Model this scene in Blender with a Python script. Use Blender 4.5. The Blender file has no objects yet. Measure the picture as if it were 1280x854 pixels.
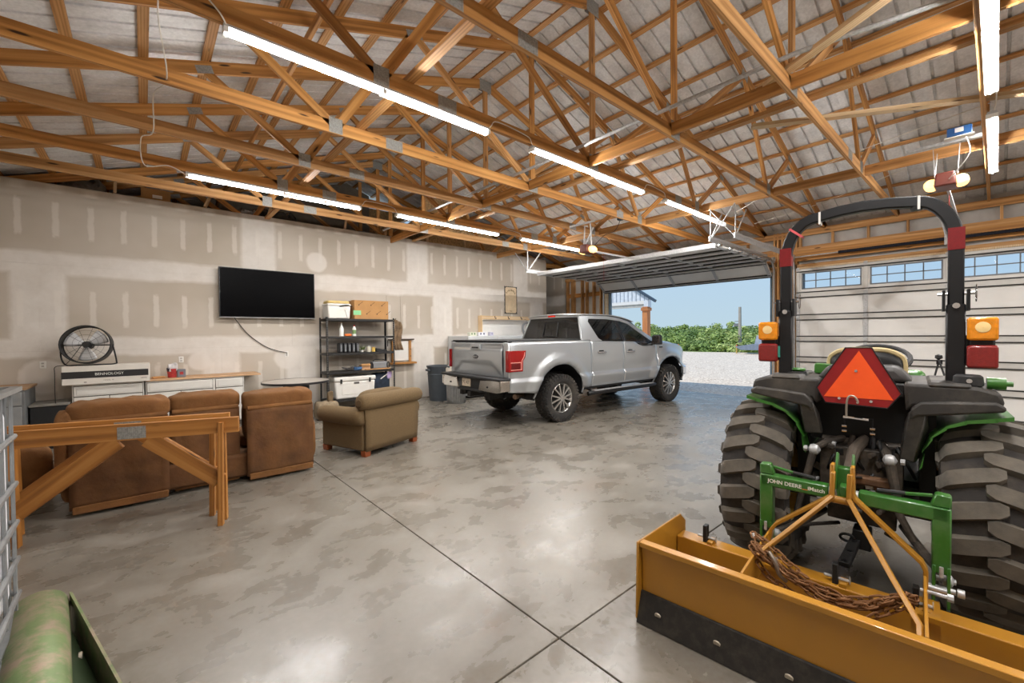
import bpy, bmesh, math, random
from mathutils import Vector, Matrix, Euler
PI = math.pi
S = bpy.context.scene
C = S.collection
random.seed(7)

# ---------------------------------------------------------------- camera
cam_d = bpy.data.cameras.new('camera'); cam = bpy.data.objects.new('camera', cam_d); C.objects.link(cam)
cam_d.sensor_fit = 'HORIZONTAL'; cam_d.sensor_width = 36; cam_d.lens = 528.42 / 1280 * 36
cam_d.clip_start = 0.05; cam_d.clip_end = 2000
_r = Vector((0.75384931, -0.65698052, -0.00937036)); _u = Vector((0.01802278, 0.00642001, 0.99981696)); _f = Vector((0.65680012, 0.75388021, -0.01668033))
_m = Matrix((_r, _u, -_f)).transposed().to_4x4(); _m.translation = (0, 0, 1.65)
cam.matrix_world = _m
S.camera = cam
# ---------------------------------------------------------------- view, sky, sun
S.view_settings.view_transform = 'Standard'; S.view_settings.look = 'None'
S.view_settings.gamma = 1; S.view_settings.use_curve_mapping = False; S.view_settings.exposure = 0.0
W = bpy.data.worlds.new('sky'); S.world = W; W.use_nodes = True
_n = W.node_tree.nodes; _l = W.node_tree.links
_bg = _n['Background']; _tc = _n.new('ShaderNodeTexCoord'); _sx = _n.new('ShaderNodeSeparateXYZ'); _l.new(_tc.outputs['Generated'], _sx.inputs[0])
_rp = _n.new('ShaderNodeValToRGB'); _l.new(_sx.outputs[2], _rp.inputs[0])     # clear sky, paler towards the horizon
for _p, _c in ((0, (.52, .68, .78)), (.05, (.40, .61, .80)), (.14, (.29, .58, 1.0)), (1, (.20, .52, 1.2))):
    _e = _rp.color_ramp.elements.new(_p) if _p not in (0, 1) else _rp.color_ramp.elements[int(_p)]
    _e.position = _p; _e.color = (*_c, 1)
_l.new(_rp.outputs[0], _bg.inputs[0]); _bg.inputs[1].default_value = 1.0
def light_area(name, loc, sx, sy, power, rot=(0, 0, 0), col=(1, 1, 1)):
    d = bpy.data.lights.new(name, 'AREA'); d.shape = 'RECTANGLE'; d.size = sx; d.size_y = sy; d.energy = power; d.color = col
    o = bpy.data.objects.new(name, d); C.objects.link(o); o.location = loc; o.rotation_euler = rot
    return o
_sd = bpy.data.lights.new('sun', 'SUN'); _sd.energy = 3.4; _sd.angle = 0.009; _sd.color = (1, .93, .82)
sun = bpy.data.objects.new('sun', _sd); C.objects.link(sun)
sun.rotation_euler = Vector((0.52, -0.22, -1.0)).to_track_quat('-Z', 'Y').to_euler()
# the strip lamps hang under the trusses: rows at Y, fixtures at X; the last row is unseen, added as fill light
ROWS = [3.75, 7.41, 0.05, -3.6]
FIX = [(0.48, 2.94), (3.60, 6.08), (6.75, 9.15)]
STRIP_POWER = 66
for _y in ROWS:
    for (_a, _b) in FIX:
        light_area('strip_lamp_light', ((_a + _b) / 2, _y, 3.862), _b - _a - .1, .022, STRIP_POWER, col=(1, .975, .95))

# ---------------------------------------------------------------- materials
def nd(nt, typ, **k):
    n = nt.nodes.new(typ)
    for a, b in k.items(): setattr(n, a, b)
    return n
def _set(nt, sock, v):
    if isinstance(v, bpy.types.NodeSocket): nt.links.new(v, sock)
    else: sock.default_value = v
def mth(nt, op, a, b=None, c=None, clamp=False):
    n = nd(nt, 'ShaderNodeMath', operation=op, use_clamp=clamp)
    _set(nt, n.inputs[0], a)
    if b is not None: _set(nt, n.inputs[1], b)
    if c is not None: _set(nt, n.inputs[2], c)
    return n.outputs[0]
def mixc(nt, f, a, b, blend='MIX'):
    n = nd(nt, 'ShaderNodeMix', data_type='RGBA', blend_type=blend)
    _set(nt, n.inputs[0], f); _set(nt, n.inputs[6], a); _set(nt, n.inputs[7], b)
    return n.outputs[2]
def ramp(nt, f, pts):
    n = nd(nt, 'ShaderNodeValToRGB'); nt.links.new(f, n.inputs[0])
    e = n.color_ramp.elements
    while len(e) < len(pts): e.new(.5)
    for i, (p, c) in enumerate(pts):
        e[i].position = p; e[i].color = (c[0], c[1], c[2], 1) if hasattr(c, '__len__') else (c, c, c, 1)
    return n.outputs[0]
def noise(nt, vec, scale, detail=4, rough=.55, dist=0):
    n = nd(nt, 'ShaderNodeTexNoise'); n.inputs['Scale'].default_value = scale; n.inputs['Detail'].default_value = detail
    n.inputs['Roughness'].default_value = rough; n.inputs['Distortion'].default_value = dist
    if vec is not None: nt.links.new(vec, n.inputs['Vector'])
    return n.outputs['Fac']
def mapping(nt, vec, sc):
    n = nd(nt, 'ShaderNodeMapping'); nt.links.new(vec, n.inputs[0]); n.inputs['Scale'].default_value = sc; return n.outputs[0]
def c4(c): return (c[0], c[1], c[2], 1)
def srgb(r, g, b):
    f = lambda v: (v / 255 / 12.92) if v / 255 <= .04045 else ((v / 255 + .055) / 1.055) ** 2.4
    return (f(r), f(g), f(b))
def newmat(name):
    m = bpy.data.materials.new(name); m.use_nodes = True
    return m, m.node_tree, m.node_tree.nodes['Principled BSDF']
def bump(nt, bs, h, strength=.3, dist=.01):
    n = nd(nt, 'ShaderNodeBump'); n.inputs['Strength'].default_value = strength; n.inputs['Distance'].default_value = dist
    nt.links.new(h, n.inputs['Height']); nt.links.new(n.outputs[0], bs.inputs['Normal'])
MATS = {}
def M(name, col, rough=.5, metal=0, var=.12, scale=6, bmp=0, bscale=60, dirt=None, dirt_amt=.4, coat=0, trans=0, alpha=1, emit=None, estr=0, spec=None, sheen=0, bdist=.004, dirt_scale=3, dirt_lo=.5):
    if name in MATS: return MATS[name]
    m, nt, bs = newmat(name)
    tc = nd(nt, 'ShaderNodeTexCoord').outputs['Object']
    f = noise(nt, tc, scale)
    lo = tuple(max(0, c * (1 - var)) for c in col); hi = tuple(min(1, c * (1 + var)) for c in col)
    out = ramp(nt, f, [(.3, lo), (.7, hi)])
    if dirt:
        g = noise(nt, tc, dirt_scale, 6, .65)
        gm = ramp(nt, g, [(dirt_lo - .05, 0), (dirt_lo + .18, dirt_amt)])
        out = mixc(nt, gm, out, c4(dirt))
    nt.links.new(out, bs.inputs['Base Color'])
    bs.inputs['Roughness'].default_value = rough; bs.inputs['Metallic'].default_value = metal
    if spec is not None: bs.inputs['Specular IOR Level'].default_value = spec
    if coat: bs.inputs['Coat Weight'].default_value = coat; bs.inputs['Coat Roughness'].default_value = .08
    if trans: bs.inputs['Transmission Weight'].default_value = trans
    if alpha < 1: bs.inputs['Alpha'].default_value = alpha
    if sheen: bs.inputs['Sheen Weight'].default_value = sheen
    if emit: bs.inputs['Emission Color'].default_value = c4(emit); bs.inputs['Emission Strength'].default_value = estr
    if bmp: bump(nt, bs, noise(nt, tc, bscale, 5), bmp, bdist)
    MATS[name] = m
    return m
def wood_mat(name, lo, mid, hi, rough=.6, knots=True):
    m, nt, bs = newmat(name)
    at = nd(nt, 'ShaderNodeAttribute', attribute_name='gc').outputs['Vector']
    oi = nd(nt, 'ShaderNodeObjectInfo').outputs['Random']
    g1 = noise(nt, mapping(nt, at, (1.2, 26, 26)), 1.0, 5, .6, .6)
    g2 = noise(nt, mapping(nt, at, (.6, 5, 5)), 1.0, 3, .5, .8)
    w = nd(nt, 'ShaderNodeTexWave', wave_type='RINGS', rings_direction='X'); nt.links.new(mapping(nt, at, (.22, 5.5, 5.5)), w.inputs['Vector'])
    w.inputs['Scale'].default_value = 2.2; w.inputs['Distortion'].default_value = 5; w.inputs['Detail'].default_value = 3
    f = mth(nt, 'MULTIPLY_ADD', g1, .40, mth(nt, 'MULTIPLY_ADD', g2, .42, mth(nt, 'MULTIPLY', w.outputs['Fac'], .18)))
    col = ramp(nt, f, [(.28, lo), (.5, mid), (.74, hi)])
    if knots:
        v = nd(nt, 'ShaderNodeTexVoronoi'); v.inputs['Scale'].default_value = 1.0; nt.links.new(mapping(nt, at, (1.7, 9, 9)), v.inputs['Vector'])
        k = ramp(nt, v.outputs['Distance'], [(.07, 1), (.13, 0)])
        col = mixc(nt, k, col, (lo[0] * .18, lo[1] * .14, lo[2] * .12, 1))
    hv = nd(nt, 'ShaderNodeHueSaturation'); nt.links.new(col, hv.inputs['Color'])
    nt.links.new(mth(nt, 'MULTIPLY_ADD', oi, .35, .82), hv.inputs['Value'])
    nt.links.new(hv.outputs[0], bs.inputs['Base Color']); bs.inputs['Roughness'].default_value = rough
    bump(nt, bs, g1, .12, .003)
    MATS[name] = m
    return m
pine = wood_mat('pine_lumber', srgb(144, 98, 52), srgb(196, 144, 86), srgb(220, 176, 120))
pine_dark = wood_mat('pine_orange', srgb(132, 86, 38), srgb(186, 130, 66), srgb(208, 156, 90))
pine_pale = wood_mat('pine_pale', srgb(196, 160, 116), srgb(222, 192, 150), srgb(236, 212, 176))
aged = wood_mat('aged_pine', srgb(112, 68, 24), srgb(166, 108, 44), srgb(192, 136, 70))
oak = wood_mat('counter_wood', srgb(150, 112, 76), srgb(178, 140, 102), srgb(198, 164, 128), knots=False)
galv = M('galvanized', srgb(182, 182, 182), .42, .35, .2, 40, .05)
galvp = M('gusset_metal', srgb(158, 158, 154), .5, .4, .25, 60, .3, 90)
chrome = M('chrome', srgb(215, 215, 218), .12, 1, .05)
dark_steel = M('dark_steel', srgb(46, 44, 42), .55, .5, .25, 20, .15)
blackm = M('black_paint', srgb(14, 14, 17), .45, .1, .2, 10)
black_plastic = M('black_plastic', srgb(30, 30, 31), .55, 0, .2, 12, .1, 120)
white_paint = M('white_paint', srgb(226, 224, 219), .45, 0, .03)
white_plastic = M('white_plastic', srgb(228, 226, 220), .4, 0, .04)
rubber = M('tyre_rubber', srgb(40, 38, 36), .85, 0, .25, 9, .25, 80, dirt=srgb(94, 86, 74), dirt_amt=.45)

# ---------------------------------------------------------------- mesh builder
class MB:
    def __init__(s): s.v = []; s.f = []; s.g = []; s.mi = []; s.cur = 0
    def add(s, vs, fs, gc=None):
        b = len(s.v); s.v += [Vector(v) for v in vs]; s.f += [tuple(b + i for i in f) for f in fs]
        s.mi += [s.cur] * len(fs)
        s.g += list(gc) if gc else [tuple(v) for v in vs]
        return s
    def box(s, c, d, M_=None, taper=None):
        x, y, z = d[0] / 2, d[1] / 2, d[2] / 2; t = taper or (1, 1)
        vs = [Vector((sx * x * (t[0] if sz > 0 else 1), sy * y * (t[1] if sz > 0 else 1), sz * z)) for sz in (-1, 1) for sy in (-1, 1) for sx in (-1, 1)]
        gc = [tuple(v) for v in vs]
        if M_ is not None: vs = [M_ @ v for v in vs]
        vs = [v + Vector(c) for v in vs]
        return s.add(vs, [(0, 2, 3, 1), (4, 5, 7, 6), (0, 1, 5, 4), (2, 6, 7, 3), (0, 4, 6, 2), (1, 3, 7, 5)], gc)
    def b2(s, a, b):
        return s.box([(a[i] + b[i]) / 2 for i in range(3)], [abs(b[i] - a[i]) for i in range(3)])
    def beam(s, p0, p1, w, h, up=(0, 0, 1), ext=0):
        p0 = Vector(p0); p1 = Vector(p1); d = (p1 - p0).normalized(); up = Vector(up)
        if abs(d.dot(up)) > .99: up = Vector((1, 0, 0))
        side = d.cross(up).normalized(); u = side.cross(d).normalized()
        p0 = p0 - d * ext; p1 = p1 + d * ext; L = (p1 - p0).length; o = random.random() * 40
        vs = []; gc = []
        for t in (0, 1):
            for a, b in ((-1, -1), (1, -1), (1, 1), (-1, 1)):
                vs.append((p0 if t == 0 else p1) + side * (a * w / 2) + u * (b * h / 2)); gc.append((o + t * L, a * w / 2 + o * .37, b * h / 2 + o * .11))
        return s.add(vs, [(0, 3, 2, 1), (4, 5, 6, 7), (0, 1, 5, 4), (1, 2, 6, 5), (2, 3, 7, 6), (3, 0, 4, 7)], gc)
    def ring(s, rings, closed=False, cap=True, wrap=True):
        n = len(rings[0]); vs = [v for r in rings for v in r]; fs = []
        m = len(rings)
        for i in range(m if closed else m - 1):
            a = i * n; b = ((i + 1) % m) * n
            for j in range(n if wrap else n - 1):
                k = (j + 1) % n; fs.append((a + j, a + k, b + k, b + j))
        if cap and not closed:
            fs.append(tuple(range(n - 1, -1, -1))); fs.append(tuple(range((m - 1) * n, m * n)))
        return s.add(vs, fs)
    def tube(s, pts, r, n=8, closed=False, flat=None, up=None):
        pts = [Vector(p) for p in pts]; m = len(pts); rr = r if hasattr(r, '__len__') else [r] * m
        rings = []; pn = None
        for i, p in enumerate(pts):
            if closed: d = (pts[(i + 1) % m] - pts[i - 1]).normalized()
            else: d = (pts[min(i + 1, m - 1)] - pts[max(i - 1, 0)]).normalized()
            if pn is None:
                a = Vector(up) if up else (Vector((0, 0, 1)) if abs(d.z) < .9 else Vector((1, 0, 0)))
                nn = (a - d * a.dot(d)).normalized()
            else:
                nn = (pn - d * pn.dot(d)).normalized()
            pn = nn; bb = d.cross(nn)
            if flat: # rectangular section (w along bb, h along nn)
                w, h = flat; rings.append([p + bb * (a * w / 2) + nn * (b * h / 2) for a, b in ((-1, -1), (1, -1), (1, 1), (-1, 1))])
            else: rings.append([p + (nn * math.cos(2 * PI * j / n) + bb * math.sin(2 * PI * j / n)) * rr[i] for j in range(n)])
        return s.ring(rings, closed=closed)
    def cyl(s, p0, p1, r, r1=None, n=16):
        return s.tube([p0, p1], [r, r if r1 is None else r1], n)
    def lathe(s, prof, n=24, c=(0, 0, 0), M_=None, a0=0, a1=2 * PI):
        full = abs(a1 - a0 - 2 * PI) < 1e-6; rings = []
        for i in range(n if full else n + 1):
            a = a0 + (a1 - a0) * i / n
            r = [Vector((q[0] * math.cos(a), q[0] * math.sin(a), q[1])) for q in prof]
            if M_ is not None: r = [M_ @ v for v in r]
            rings.append([v + Vector(c) for v in r])
        k = len(prof); vs = [v for r in rings for v in r]; fs = []
        m = len(rings)
        for i in range(m if full else m - 1):
            a = i * k; b = ((i + 1) % m) * k
            for j in range(k - 1): fs.append((a + j, b + j, b + j + 1, a + j + 1))
        return s.add(vs, fs)
    def prism(s, poly, vec, f=None):
        """poly: 3D points, extruded by vec"""
        p = [Vector(q) for q in poly]; n = len(p); v = Vector(vec)
        vs = p + [q + v for q in p]
        fs = [tuple(range(n)), tuple(range(2 * n - 1, n - 1, -1))] + [(i, i + n, (i + 1) % n + n, (i + 1) % n) for i in range(n)]
        return s.add(vs, fs)
    def grid(s, fn, nu, nv, wrapu=False):
        vs = [fn(i / (nu if wrapu else nu - 1), j / (nv - 1)) for i in range(nu) for j in range(nv)]; fs = []
        for i in range(nu if wrapu else nu - 1):
            for j in range(nv - 1):
                a = i * nv + j; b = ((i + 1) % nu) * nv + j; fs.append((a, b, b + 1, a + 1))
        return s.add(vs, fs)
    def mesh(s, name, mat, sharp=35, smooth=True):
        me = bpy.data.meshes.new(name); me.from_pydata([tuple(v) for v in s.v], [], s.f)
        for mm in (mat if isinstance(mat, (list, tuple)) else [mat]): me.materials.append(mm)
        at = me.attributes.new('gc', 'FLOAT_VECTOR', 'POINT'); at.data.foreach_set('vector', [c for g in s.g for c in g])
        me.polygons.foreach_set('material_index', s.mi)
        bm = bmesh.new(); bm.from_mesh(me); bmesh.ops.recalc_face_normals(bm, faces=bm.faces)
        if smooth:
            sa = math.radians(sharp)
            for f in bm.faces: f.smooth = True
            for e in bm.edges:
                if len(e.link_faces) == 2 and e.calc_face_angle(0) > sa: e.smooth = False
        bm.to_mesh(me); bm.free(); me.update()
        return me
def cr(pts, n=6, closed=False):
    """Catmull-Rom through points"""
    P = [Vector(p) for p in pts]; out = []; m = len(P)
    for i in range(m if closed else m - 1):
        p0 = P[i - 1] if (i > 0 or closed) else P[0]; p1 = P[i]; p2 = P[(i + 1) % m]; p3 = P[(i + 2) % m] if (i + 2 < m or closed) else P[-1]
        for k in range(n):
            t = k / n
            out.append(.5 * ((2 * p1) + (p2 - p0) * t + (2 * p0 - 5 * p1 + 4 * p2 - p3) * t * t + (3 * p1 - p0 - 3 * p2 + p3) * t ** 3))
    if not closed: out.append(P[-1])
    return out
def interp(tab, x):
    if x <= tab[0][0]: return tab[0][1]
    for (a, b), (c, d) in zip(tab, tab[1:]):
        if x <= c: return b + (d - b) * (x - a) / (c - a)
    return tab[-1][1]
# ---------------------------------------------------------------- object helpers
def thing(name, label, cat, loc=(0, 0, 0), rz=0, group=None, kind=None):
    o = bpy.data.objects.new(name, None); C.objects.link(o); o.empty_display_size = .1
    o.location = loc; o.rotation_euler = (0, 0, rz)
    if label: o['label'] = label
    if cat: o['category'] = cat
    if group: o['group'] = group
    if kind: o['kind'] = kind
    return o
def obj(name, mb, mat, parent=None, bevel=0, label=None, seg=1, sharp=35, smooth=True, loc=None, rot=None, subd=0, kind=None, solid=0):
    me = mb if isinstance(mb, bpy.types.Mesh) else mb.mesh(name, mat, sharp, smooth)
    o = bpy.data.objects.new(name, me); C.objects.link(o)
    if parent: o.parent = parent
    if loc is not None: o.location = loc
    if rot is not None: o.rotation_euler = rot
    if solid: md = o.modifiers.new('thickness', 'SOLIDIFY'); md.thickness = solid; md.offset = 0
    if subd: md = o.modifiers.new('smooth', 'SUBSURF'); md.levels = subd; md.render_levels = subd
    if bevel: md = o.modifiers.new('bevel', 'BEVEL'); md.width = bevel; md.segments = seg; md.limit_method = 'ANGLE'; md.angle_limit = math.radians(40); md.harden_normals = False
    if label: o['label'] = label
    if kind: o['kind'] = kind
    return o
def tag(o, label, cat, group=None, kind=None):
    if label: o['label'] = label
    if cat: o['category'] = cat
    if group: o['group'] = group
    if kind: o['kind'] = kind
    return o
def dup(root, loc, rz=None, label=None):
    r = root.copy(); C.objects.link(r); r.location = loc
    if rz is not None: r.rotation_euler = (0, 0, rz)
    if label: r['label'] = label
    for ch in list(root.children):
        c = ch.copy(); C.objects.link(c); c.parent = r
        for g in ch.children:
            d = g.copy(); C.objects.link(d); d.parent = c
    return r
def text(name, s, size, mat, parent, loc, rot, extrude=.001, align='CENTER', label=None, bold=False):
    """lettering as a real mesh"""
    cu = bpy.data.curves.new(name, 'FONT'); cu.body = s; cu.size = size; cu.extrude = extrude; cu.align_x = align; cu.align_y = 'CENTER'
    if bold: cu.offset = size * .02
    t = bpy.data.objects.new(name, cu); C.objects.link(t)
    dg = bpy.context.evaluated_depsgraph_get(); me = bpy.data.meshes.new_from_object(t.evaluated_get(dg))
    bpy.data.objects.remove(t); me.materials.clear(); me.materials.append(mat)
    o = bpy.data.objects.new(name, me); C.objects.link(o)
    if parent: o.parent = parent
    if isinstance(rot, Matrix): o.matrix_local = Matrix.Translation(loc) @ rot.to_4x4()
    else: o.location = loc; o.rotation_euler = rot
    return o
# ================================================================ SETTING
FX = 11.46; LY = 10.0; RX = -1.88; SY = -7.3; NY = 13.2      # door wall, drywall partition, rear wall, right wall, far gable
RIDGE = 4.8; CZ = 3.95
def zr(x): return 6.17 - .33333 * abs(x - RIDGE)            # underside of the top chords
# ---------------------------------------------------------------- floor: four cast slabs with sawn joints
def concrete():
    m, nt, bs = newmat('concrete')
    tc = nd(nt, 'ShaderNodeTexCoord').outputs['Object']
    a = noise(nt, tc, .8, 6, .58, .3); b = noise(nt, mapping(nt, tc, (1, 1.3, 1)), 2.6, 6, .6, .25); c = noise(nt, tc, 26, 4, .6)
    f = mth(nt, 'MULTIPLY_ADD', a, .40, mth(nt, 'MULTIPLY_ADD', b, .42, mth(nt, 'MULTIPLY', c, .18)))
    col = ramp(nt, f, [(.36, srgb(101, 94, 84)), (.5, srgb(119, 113, 103)), (.63, srgb(137, 131, 122))])
    # tyre prints of dried mud and a few stains with shapes of their own
    v = nd(nt, 'ShaderNodeTexVoronoi'); v.inputs['Scale'].default_value = 26; nt.links.new(mapping(nt, tc, (1, .55, 1)), v.inputs['Vector'])
    blk = ramp(nt, v.outputs['Distance'], [(.28, 1), (.42, 0)])
    sx = nd(nt, 'ShaderNodeSeparateXYZ'); nt.links.new(tc, sx.inputs[0]); X_, Y_ = sx.outputs[0], sx.outputs[1]
    def spot(cx, cy, rx, ry, ang=0, soft=.35):
        ca, sa = math.cos(ang), math.sin(ang)
        dx = mth(nt, 'SUBTRACT', X_, cx); dy = mth(nt, 'SUBTRACT', Y_, cy)
        u = mth(nt, 'DIVIDE', mth(nt, 'ADD', mth(nt, 'MULTIPLY', dx, ca), mth(nt, 'MULTIPLY', dy, sa)), rx)
        w = mth(nt, 'DIVIDE', mth(nt, 'SUBTRACT', mth(nt, 'MULTIPLY', dy, ca), mth(nt, 'MULTIPLY', dx, sa)), ry)
        r = mth(nt, 'SQRT', mth(nt, 'ADD', mth(nt, 'MULTIPLY', u, u), mth(nt, 'MULTIPLY', w, w)))
        return mth(nt, 'DIVIDE', mth(nt, 'SUBTRACT', 1.0, r), soft, clamp=True)
    tr = None
    for s in ((1.90, 1.32, .42, .13, .35), (1.78, 1.66, .12, .10, 0), (1.60, 1.12, .50, .16, -.5), (2.05, 1.50, .30, .12, .2), (1.38, 1.42, .22, .14, 0)):
        t = spot(*s); tr = t if tr is None else mth(nt, 'MAXIMUM', tr, t)
    col = mixc(nt, mth(nt, 'MULTIPLY', mth(nt, 'MULTIPLY', tr, blk), .62), col, c4(srgb(86, 76, 60)))
    st = None
    for s in ((1.47, 1.86, .14, .10, 0, .9), (1.52, 1.98, .05, .03, 0, .5), (2.2, 3.9, .5, .2, .6, .9), (3.6, 2.9, .6, .25, -.3, .9)):
        t = spot(*s); st = t if st is None else mth(nt, 'MAXIMUM', st, t)
    col = mixc(nt, mth(nt, 'MULTIPLY', mth(nt, 'MULTIPLY', st, noise(nt, tc, 18, 4)), .55), col, c4(srgb(108, 84, 62)))
    sp = nd(nt, 'ShaderNodeTexVoronoi'); sp.inputs['Scale'].default_value = 2.2; nt.links.new(tc, sp.inputs['Vector'])
    col = mixc(nt, ramp(nt, sp.outputs['Distance'], [(.018, .7), (.03, 0)]), col, c4(srgb(70, 58, 46)))
    nt.links.new(col, bs.inputs['Base Color'])
    rg = ramp(nt, b, [(.38, .22), (.62, .38)]); nt.links.new(rg, bs.inputs['Roughness'])
    bs.inputs['Specular IOR Level'].default_value = .7
    bump(nt, bs, mth(nt, 'MULTIPLY_ADD', c, .3, b), .12, .01)
    return m
conc = concrete()
floor = thing('floor', None, None, kind='structure')
J = .004
for (x0, x1, y0, y1) in ((RX - .1, 1.672 - J, SY, 1.551 - J), (1.672 + J, FX + .12, SY, 1.551 - J), (RX - .1, 1.672 - J, 1.551 + J, NY), (1.672 + J, FX + .12, 1.551 + J, NY)):
    obj('floor_slab', MB().b2((x0, y0, -.12), (x1, y1, 0)), conc, floor, bevel=.003)
obj('joint_filler', MB().b2((RX, SY, -.12), (FX, NY, -.022)), M('joint_dark', srgb(70, 58, 44), .9), floor)
# ---------------------------------------------------------------- drywall partition on the left
def drywall(off, vert=None):
    m, nt, bs = newmat('drywall')
    tc = nd(nt, 'ShaderNodeTexCoord').outputs['Object']
    sx = nd(nt, 'ShaderNodeSeparateXYZ'); nt.links.new(tc, sx.inputs[0]); X_, Z_ = sx.outputs[0], sx.outputs[2]
    if vert: X_ = sx.outputs[1]
    n1 = mth(nt, 'SUBTRACT', noise(nt, tc, 1.3, 4, .6), .5); n2 = mth(nt, 'SUBTRACT', noise(nt, tc, 7, 3, .6), .5)
    zz = mth(nt, 'ADD', Z_, mth(nt, 'MULTIPLY', n1, .16)); xx = mth(nt, 'ADD', X_, mth(nt, 'MULTIPLY', n2, .05))
    def band(v, c, hw, soft): # soft-edged band about c
        d = mth(nt, 'ABSOLUTE', mth(nt, 'SUBTRACT', v, c)); return mth(nt, 'DIVIDE', mth(nt, 'SUBTRACT', hw, d), soft, clamp=True)
    def rng(v, a, b, soft=.02): return band(v, (a + b) / 2, (b - a) / 2 + soft / 2, soft)
    mx = lambda a, b: mth(nt, 'MAXIMUM', a, b)
    mud = mx(band(zz, 1.50, .19, .06), band(zz, 2.86, .21, .07))
    rows = ((2.95, 4.2, (1.82, 5.45, 9.1), 3.30, 3.85), (1.6, 2.95, (-1.24, 6.2, 9.8), 1.85, 2.42), (0, 1.5, (1.15, 2.6, 5.6), .2, 1.15))
    strips = None
    fx = mth(nt, 'FRACT', mth(nt, 'DIVIDE', mth(nt, 'ADD', xx, 4.064 + .022), .4064))
    stp = band(fx, .5, .115, .05)
    for (a, b, js, s0, s1) in rows:
        r = rng(Z_, a, b)
        for j in js: mud = mx(mud, mth(nt, 'MULTIPLY', r, band(xx, j, .34, .07)))
        zs = mth(nt, 'ADD', Z_, mth(nt, 'MULTIPLY', n2, .22))
        t = rng(zs, s0, s1, .05); strips = t if strips is None else mx(strips, t)
    sm = mth(nt, 'MULTIPLY', strips, stp)
    top = mth(nt, 'MULTIPLY', rng(Z_, 4.0, 4.12, .03), band(fx, .5, .3, .2))
    base = ramp(nt, noise(nt, tc, .7, 3), [(.35, srgb(176, 165, 150)), (.65, srgb(190, 181, 168))])
    mc = ramp(nt, noise(nt, tc, 3, 5, .7), [(.3, srgb(210, 204, 196)), (.7, srgb(227, 223, 217))])
    col = mixc(nt, mth(nt, 'MULTIPLY', mud, .75), base, mc)
    col = mixc(nt, mth(nt, 'MULTIPLY', sm, .5), col, c4(srgb(220, 214, 205)))
    col = mixc(nt, mth(nt, 'MULTIPLY', top, .4), col, c4(srgb(220, 214, 205)))
    # patches around the outlets
    for (px, pz, r0) in ((-1.2, 1.05, .3), (.8, 1.2, .2), (2.3, 1.2, .26), (1.95, 3.1, .0), (2.95, 3.3, .24)):
        if r0:
            d = mth(nt, 'SQRT', mth(nt, 'ADD', mth(nt, 'POWER', mth(nt, 'SUBTRACT', xx, px), 2), mth(nt, 'POWER', mth(nt, 'SUBTRACT', zz, pz), 2)))
            col = mixc(nt, mth(nt, 'MULTIPLY', mth(nt, 'DIVIDE', mth(nt, 'SUBTRACT', r0, d), .05, clamp=True), .8), col, c4(srgb(216, 210, 202)))
    nt.links.new(col, bs.inputs['Base Color']); bs.inputs['Roughness'].default_value = .85
    bump(nt, bs, noise(nt, tc, 90, 3), .08, .002)
    return m
dry = drywall(0)
wl = thing('wall_left', None, None, kind='structure')
WT = 4.14; WE = 10.25
# board rows (taped flush, so the joints are hairline steps)
for (z0, z1, xs) in ((0.012, 1.45, (RX, 1.15, 4.8, 8.45, WE)), (1.4515, 2.84, (RX, -1.24, 2.42, 6.08, 9.74, WE)), (2.8415, WT, (RX, 1.82, 5.45, 9.1, WE))):
    for a, b in zip(xs, xs[1:]):
        obj('drywall_sheet', MB().b2((a, LY, z0), (b - .001, LY + .014, z1)), dry, wl)
fr = MB()
obj('top_plate', MB().beam((RX, LY + .07, WT - .03), (WE, LY + .07, WT - .03), .10, .05), pine_dark, wl)
obj('end_stud', MB().b2((WE, LY + .0, 0), (WE + .014, LY + .13, WT)), dry, wl)
x = RX + .1
while x < WE: obj('stud', MB().beam((x, LY + .06, .04), (x, LY + .06, WT - .06), .038, .089, (0, 1, 0)), pine, wl); x += 1.22
obj('bottom_plate', MB().beam((RX, LY + .07, .02), (WE, LY + .07, .02), .09, .038), pine, wl)
obj('back_sheet', MB().b2((RX, LY + .118, 0), (WE, LY + .13, WT)), M('grey_board', srgb(150, 143, 134), .9), wl)
# ---------------------------------------------------------------- wall_front: the door wall, open framing with two overhead doors
wf = thing('wall_front', None, None, kind='structure')
O1 = (3.57, 8.45); O2 = (-1.83, 3.05); OH = 3.10
sheath = M('white_sheathing', srgb(200, 198, 194), .6, 0, .1, 4, .1)
blue_jamb = M('blue_grey_trim', srgb(120, 146, 168), .5)
ext = MB()
for (y0, y1, z0, z1) in ((SY, O2[0], 0, 4.15), (O2[1], O1[0], 0, 4.15), (O1[1], NY, 0, 4.15), (O2[0], O2[1], OH, 4.15), (O1[0], O1[1], OH, 4.15)):
    obj('outer_sheathing', MB().b2((FX + .15, y0, z0), (FX + .19, y1, z1)), sheath, wf)
dry2 = drywall(0, vert=True)
obj('drywall_sheet', MB().b2((FX, 10.22, 0), (FX + .014, NY, 2.44)), dry2, wf); obj('drywall_sheet', MB().b2((FX, 10.22, 2.4415), (FX + .014, NY, 4.0)), dry2, wf)
def stud(y, z0=.04, z1=4.0, w=.04, mat=pine, x=FX + .07): obj('stud', MB().beam((x, y, z0), (x, y, z1), w, .14, (1, 0, 0)), mat, wf)
for y in (10.15, 9.93, 9.86, 9.48, 9.28, 8.98, 8.68, 8.56, 8.50): stud(y)
for y in (3.53, 3.46, 3.36, 3.24, 3.14, 3.08): stud(y, w=.04)
for y in (-1.88, -2.0, -2.6, -3.2, -3.8, -4.4, -5, -5.6, -6.2, -6.8): stud(y)
def girt(y0, y1, z, h=.14, t=.04, x=FX + .02, mat=pine, name='girt'): obj(name, MB().beam((x, y0, z), (x, y1, z), t, h), mat, wf)
hx = FX + .01
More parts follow.
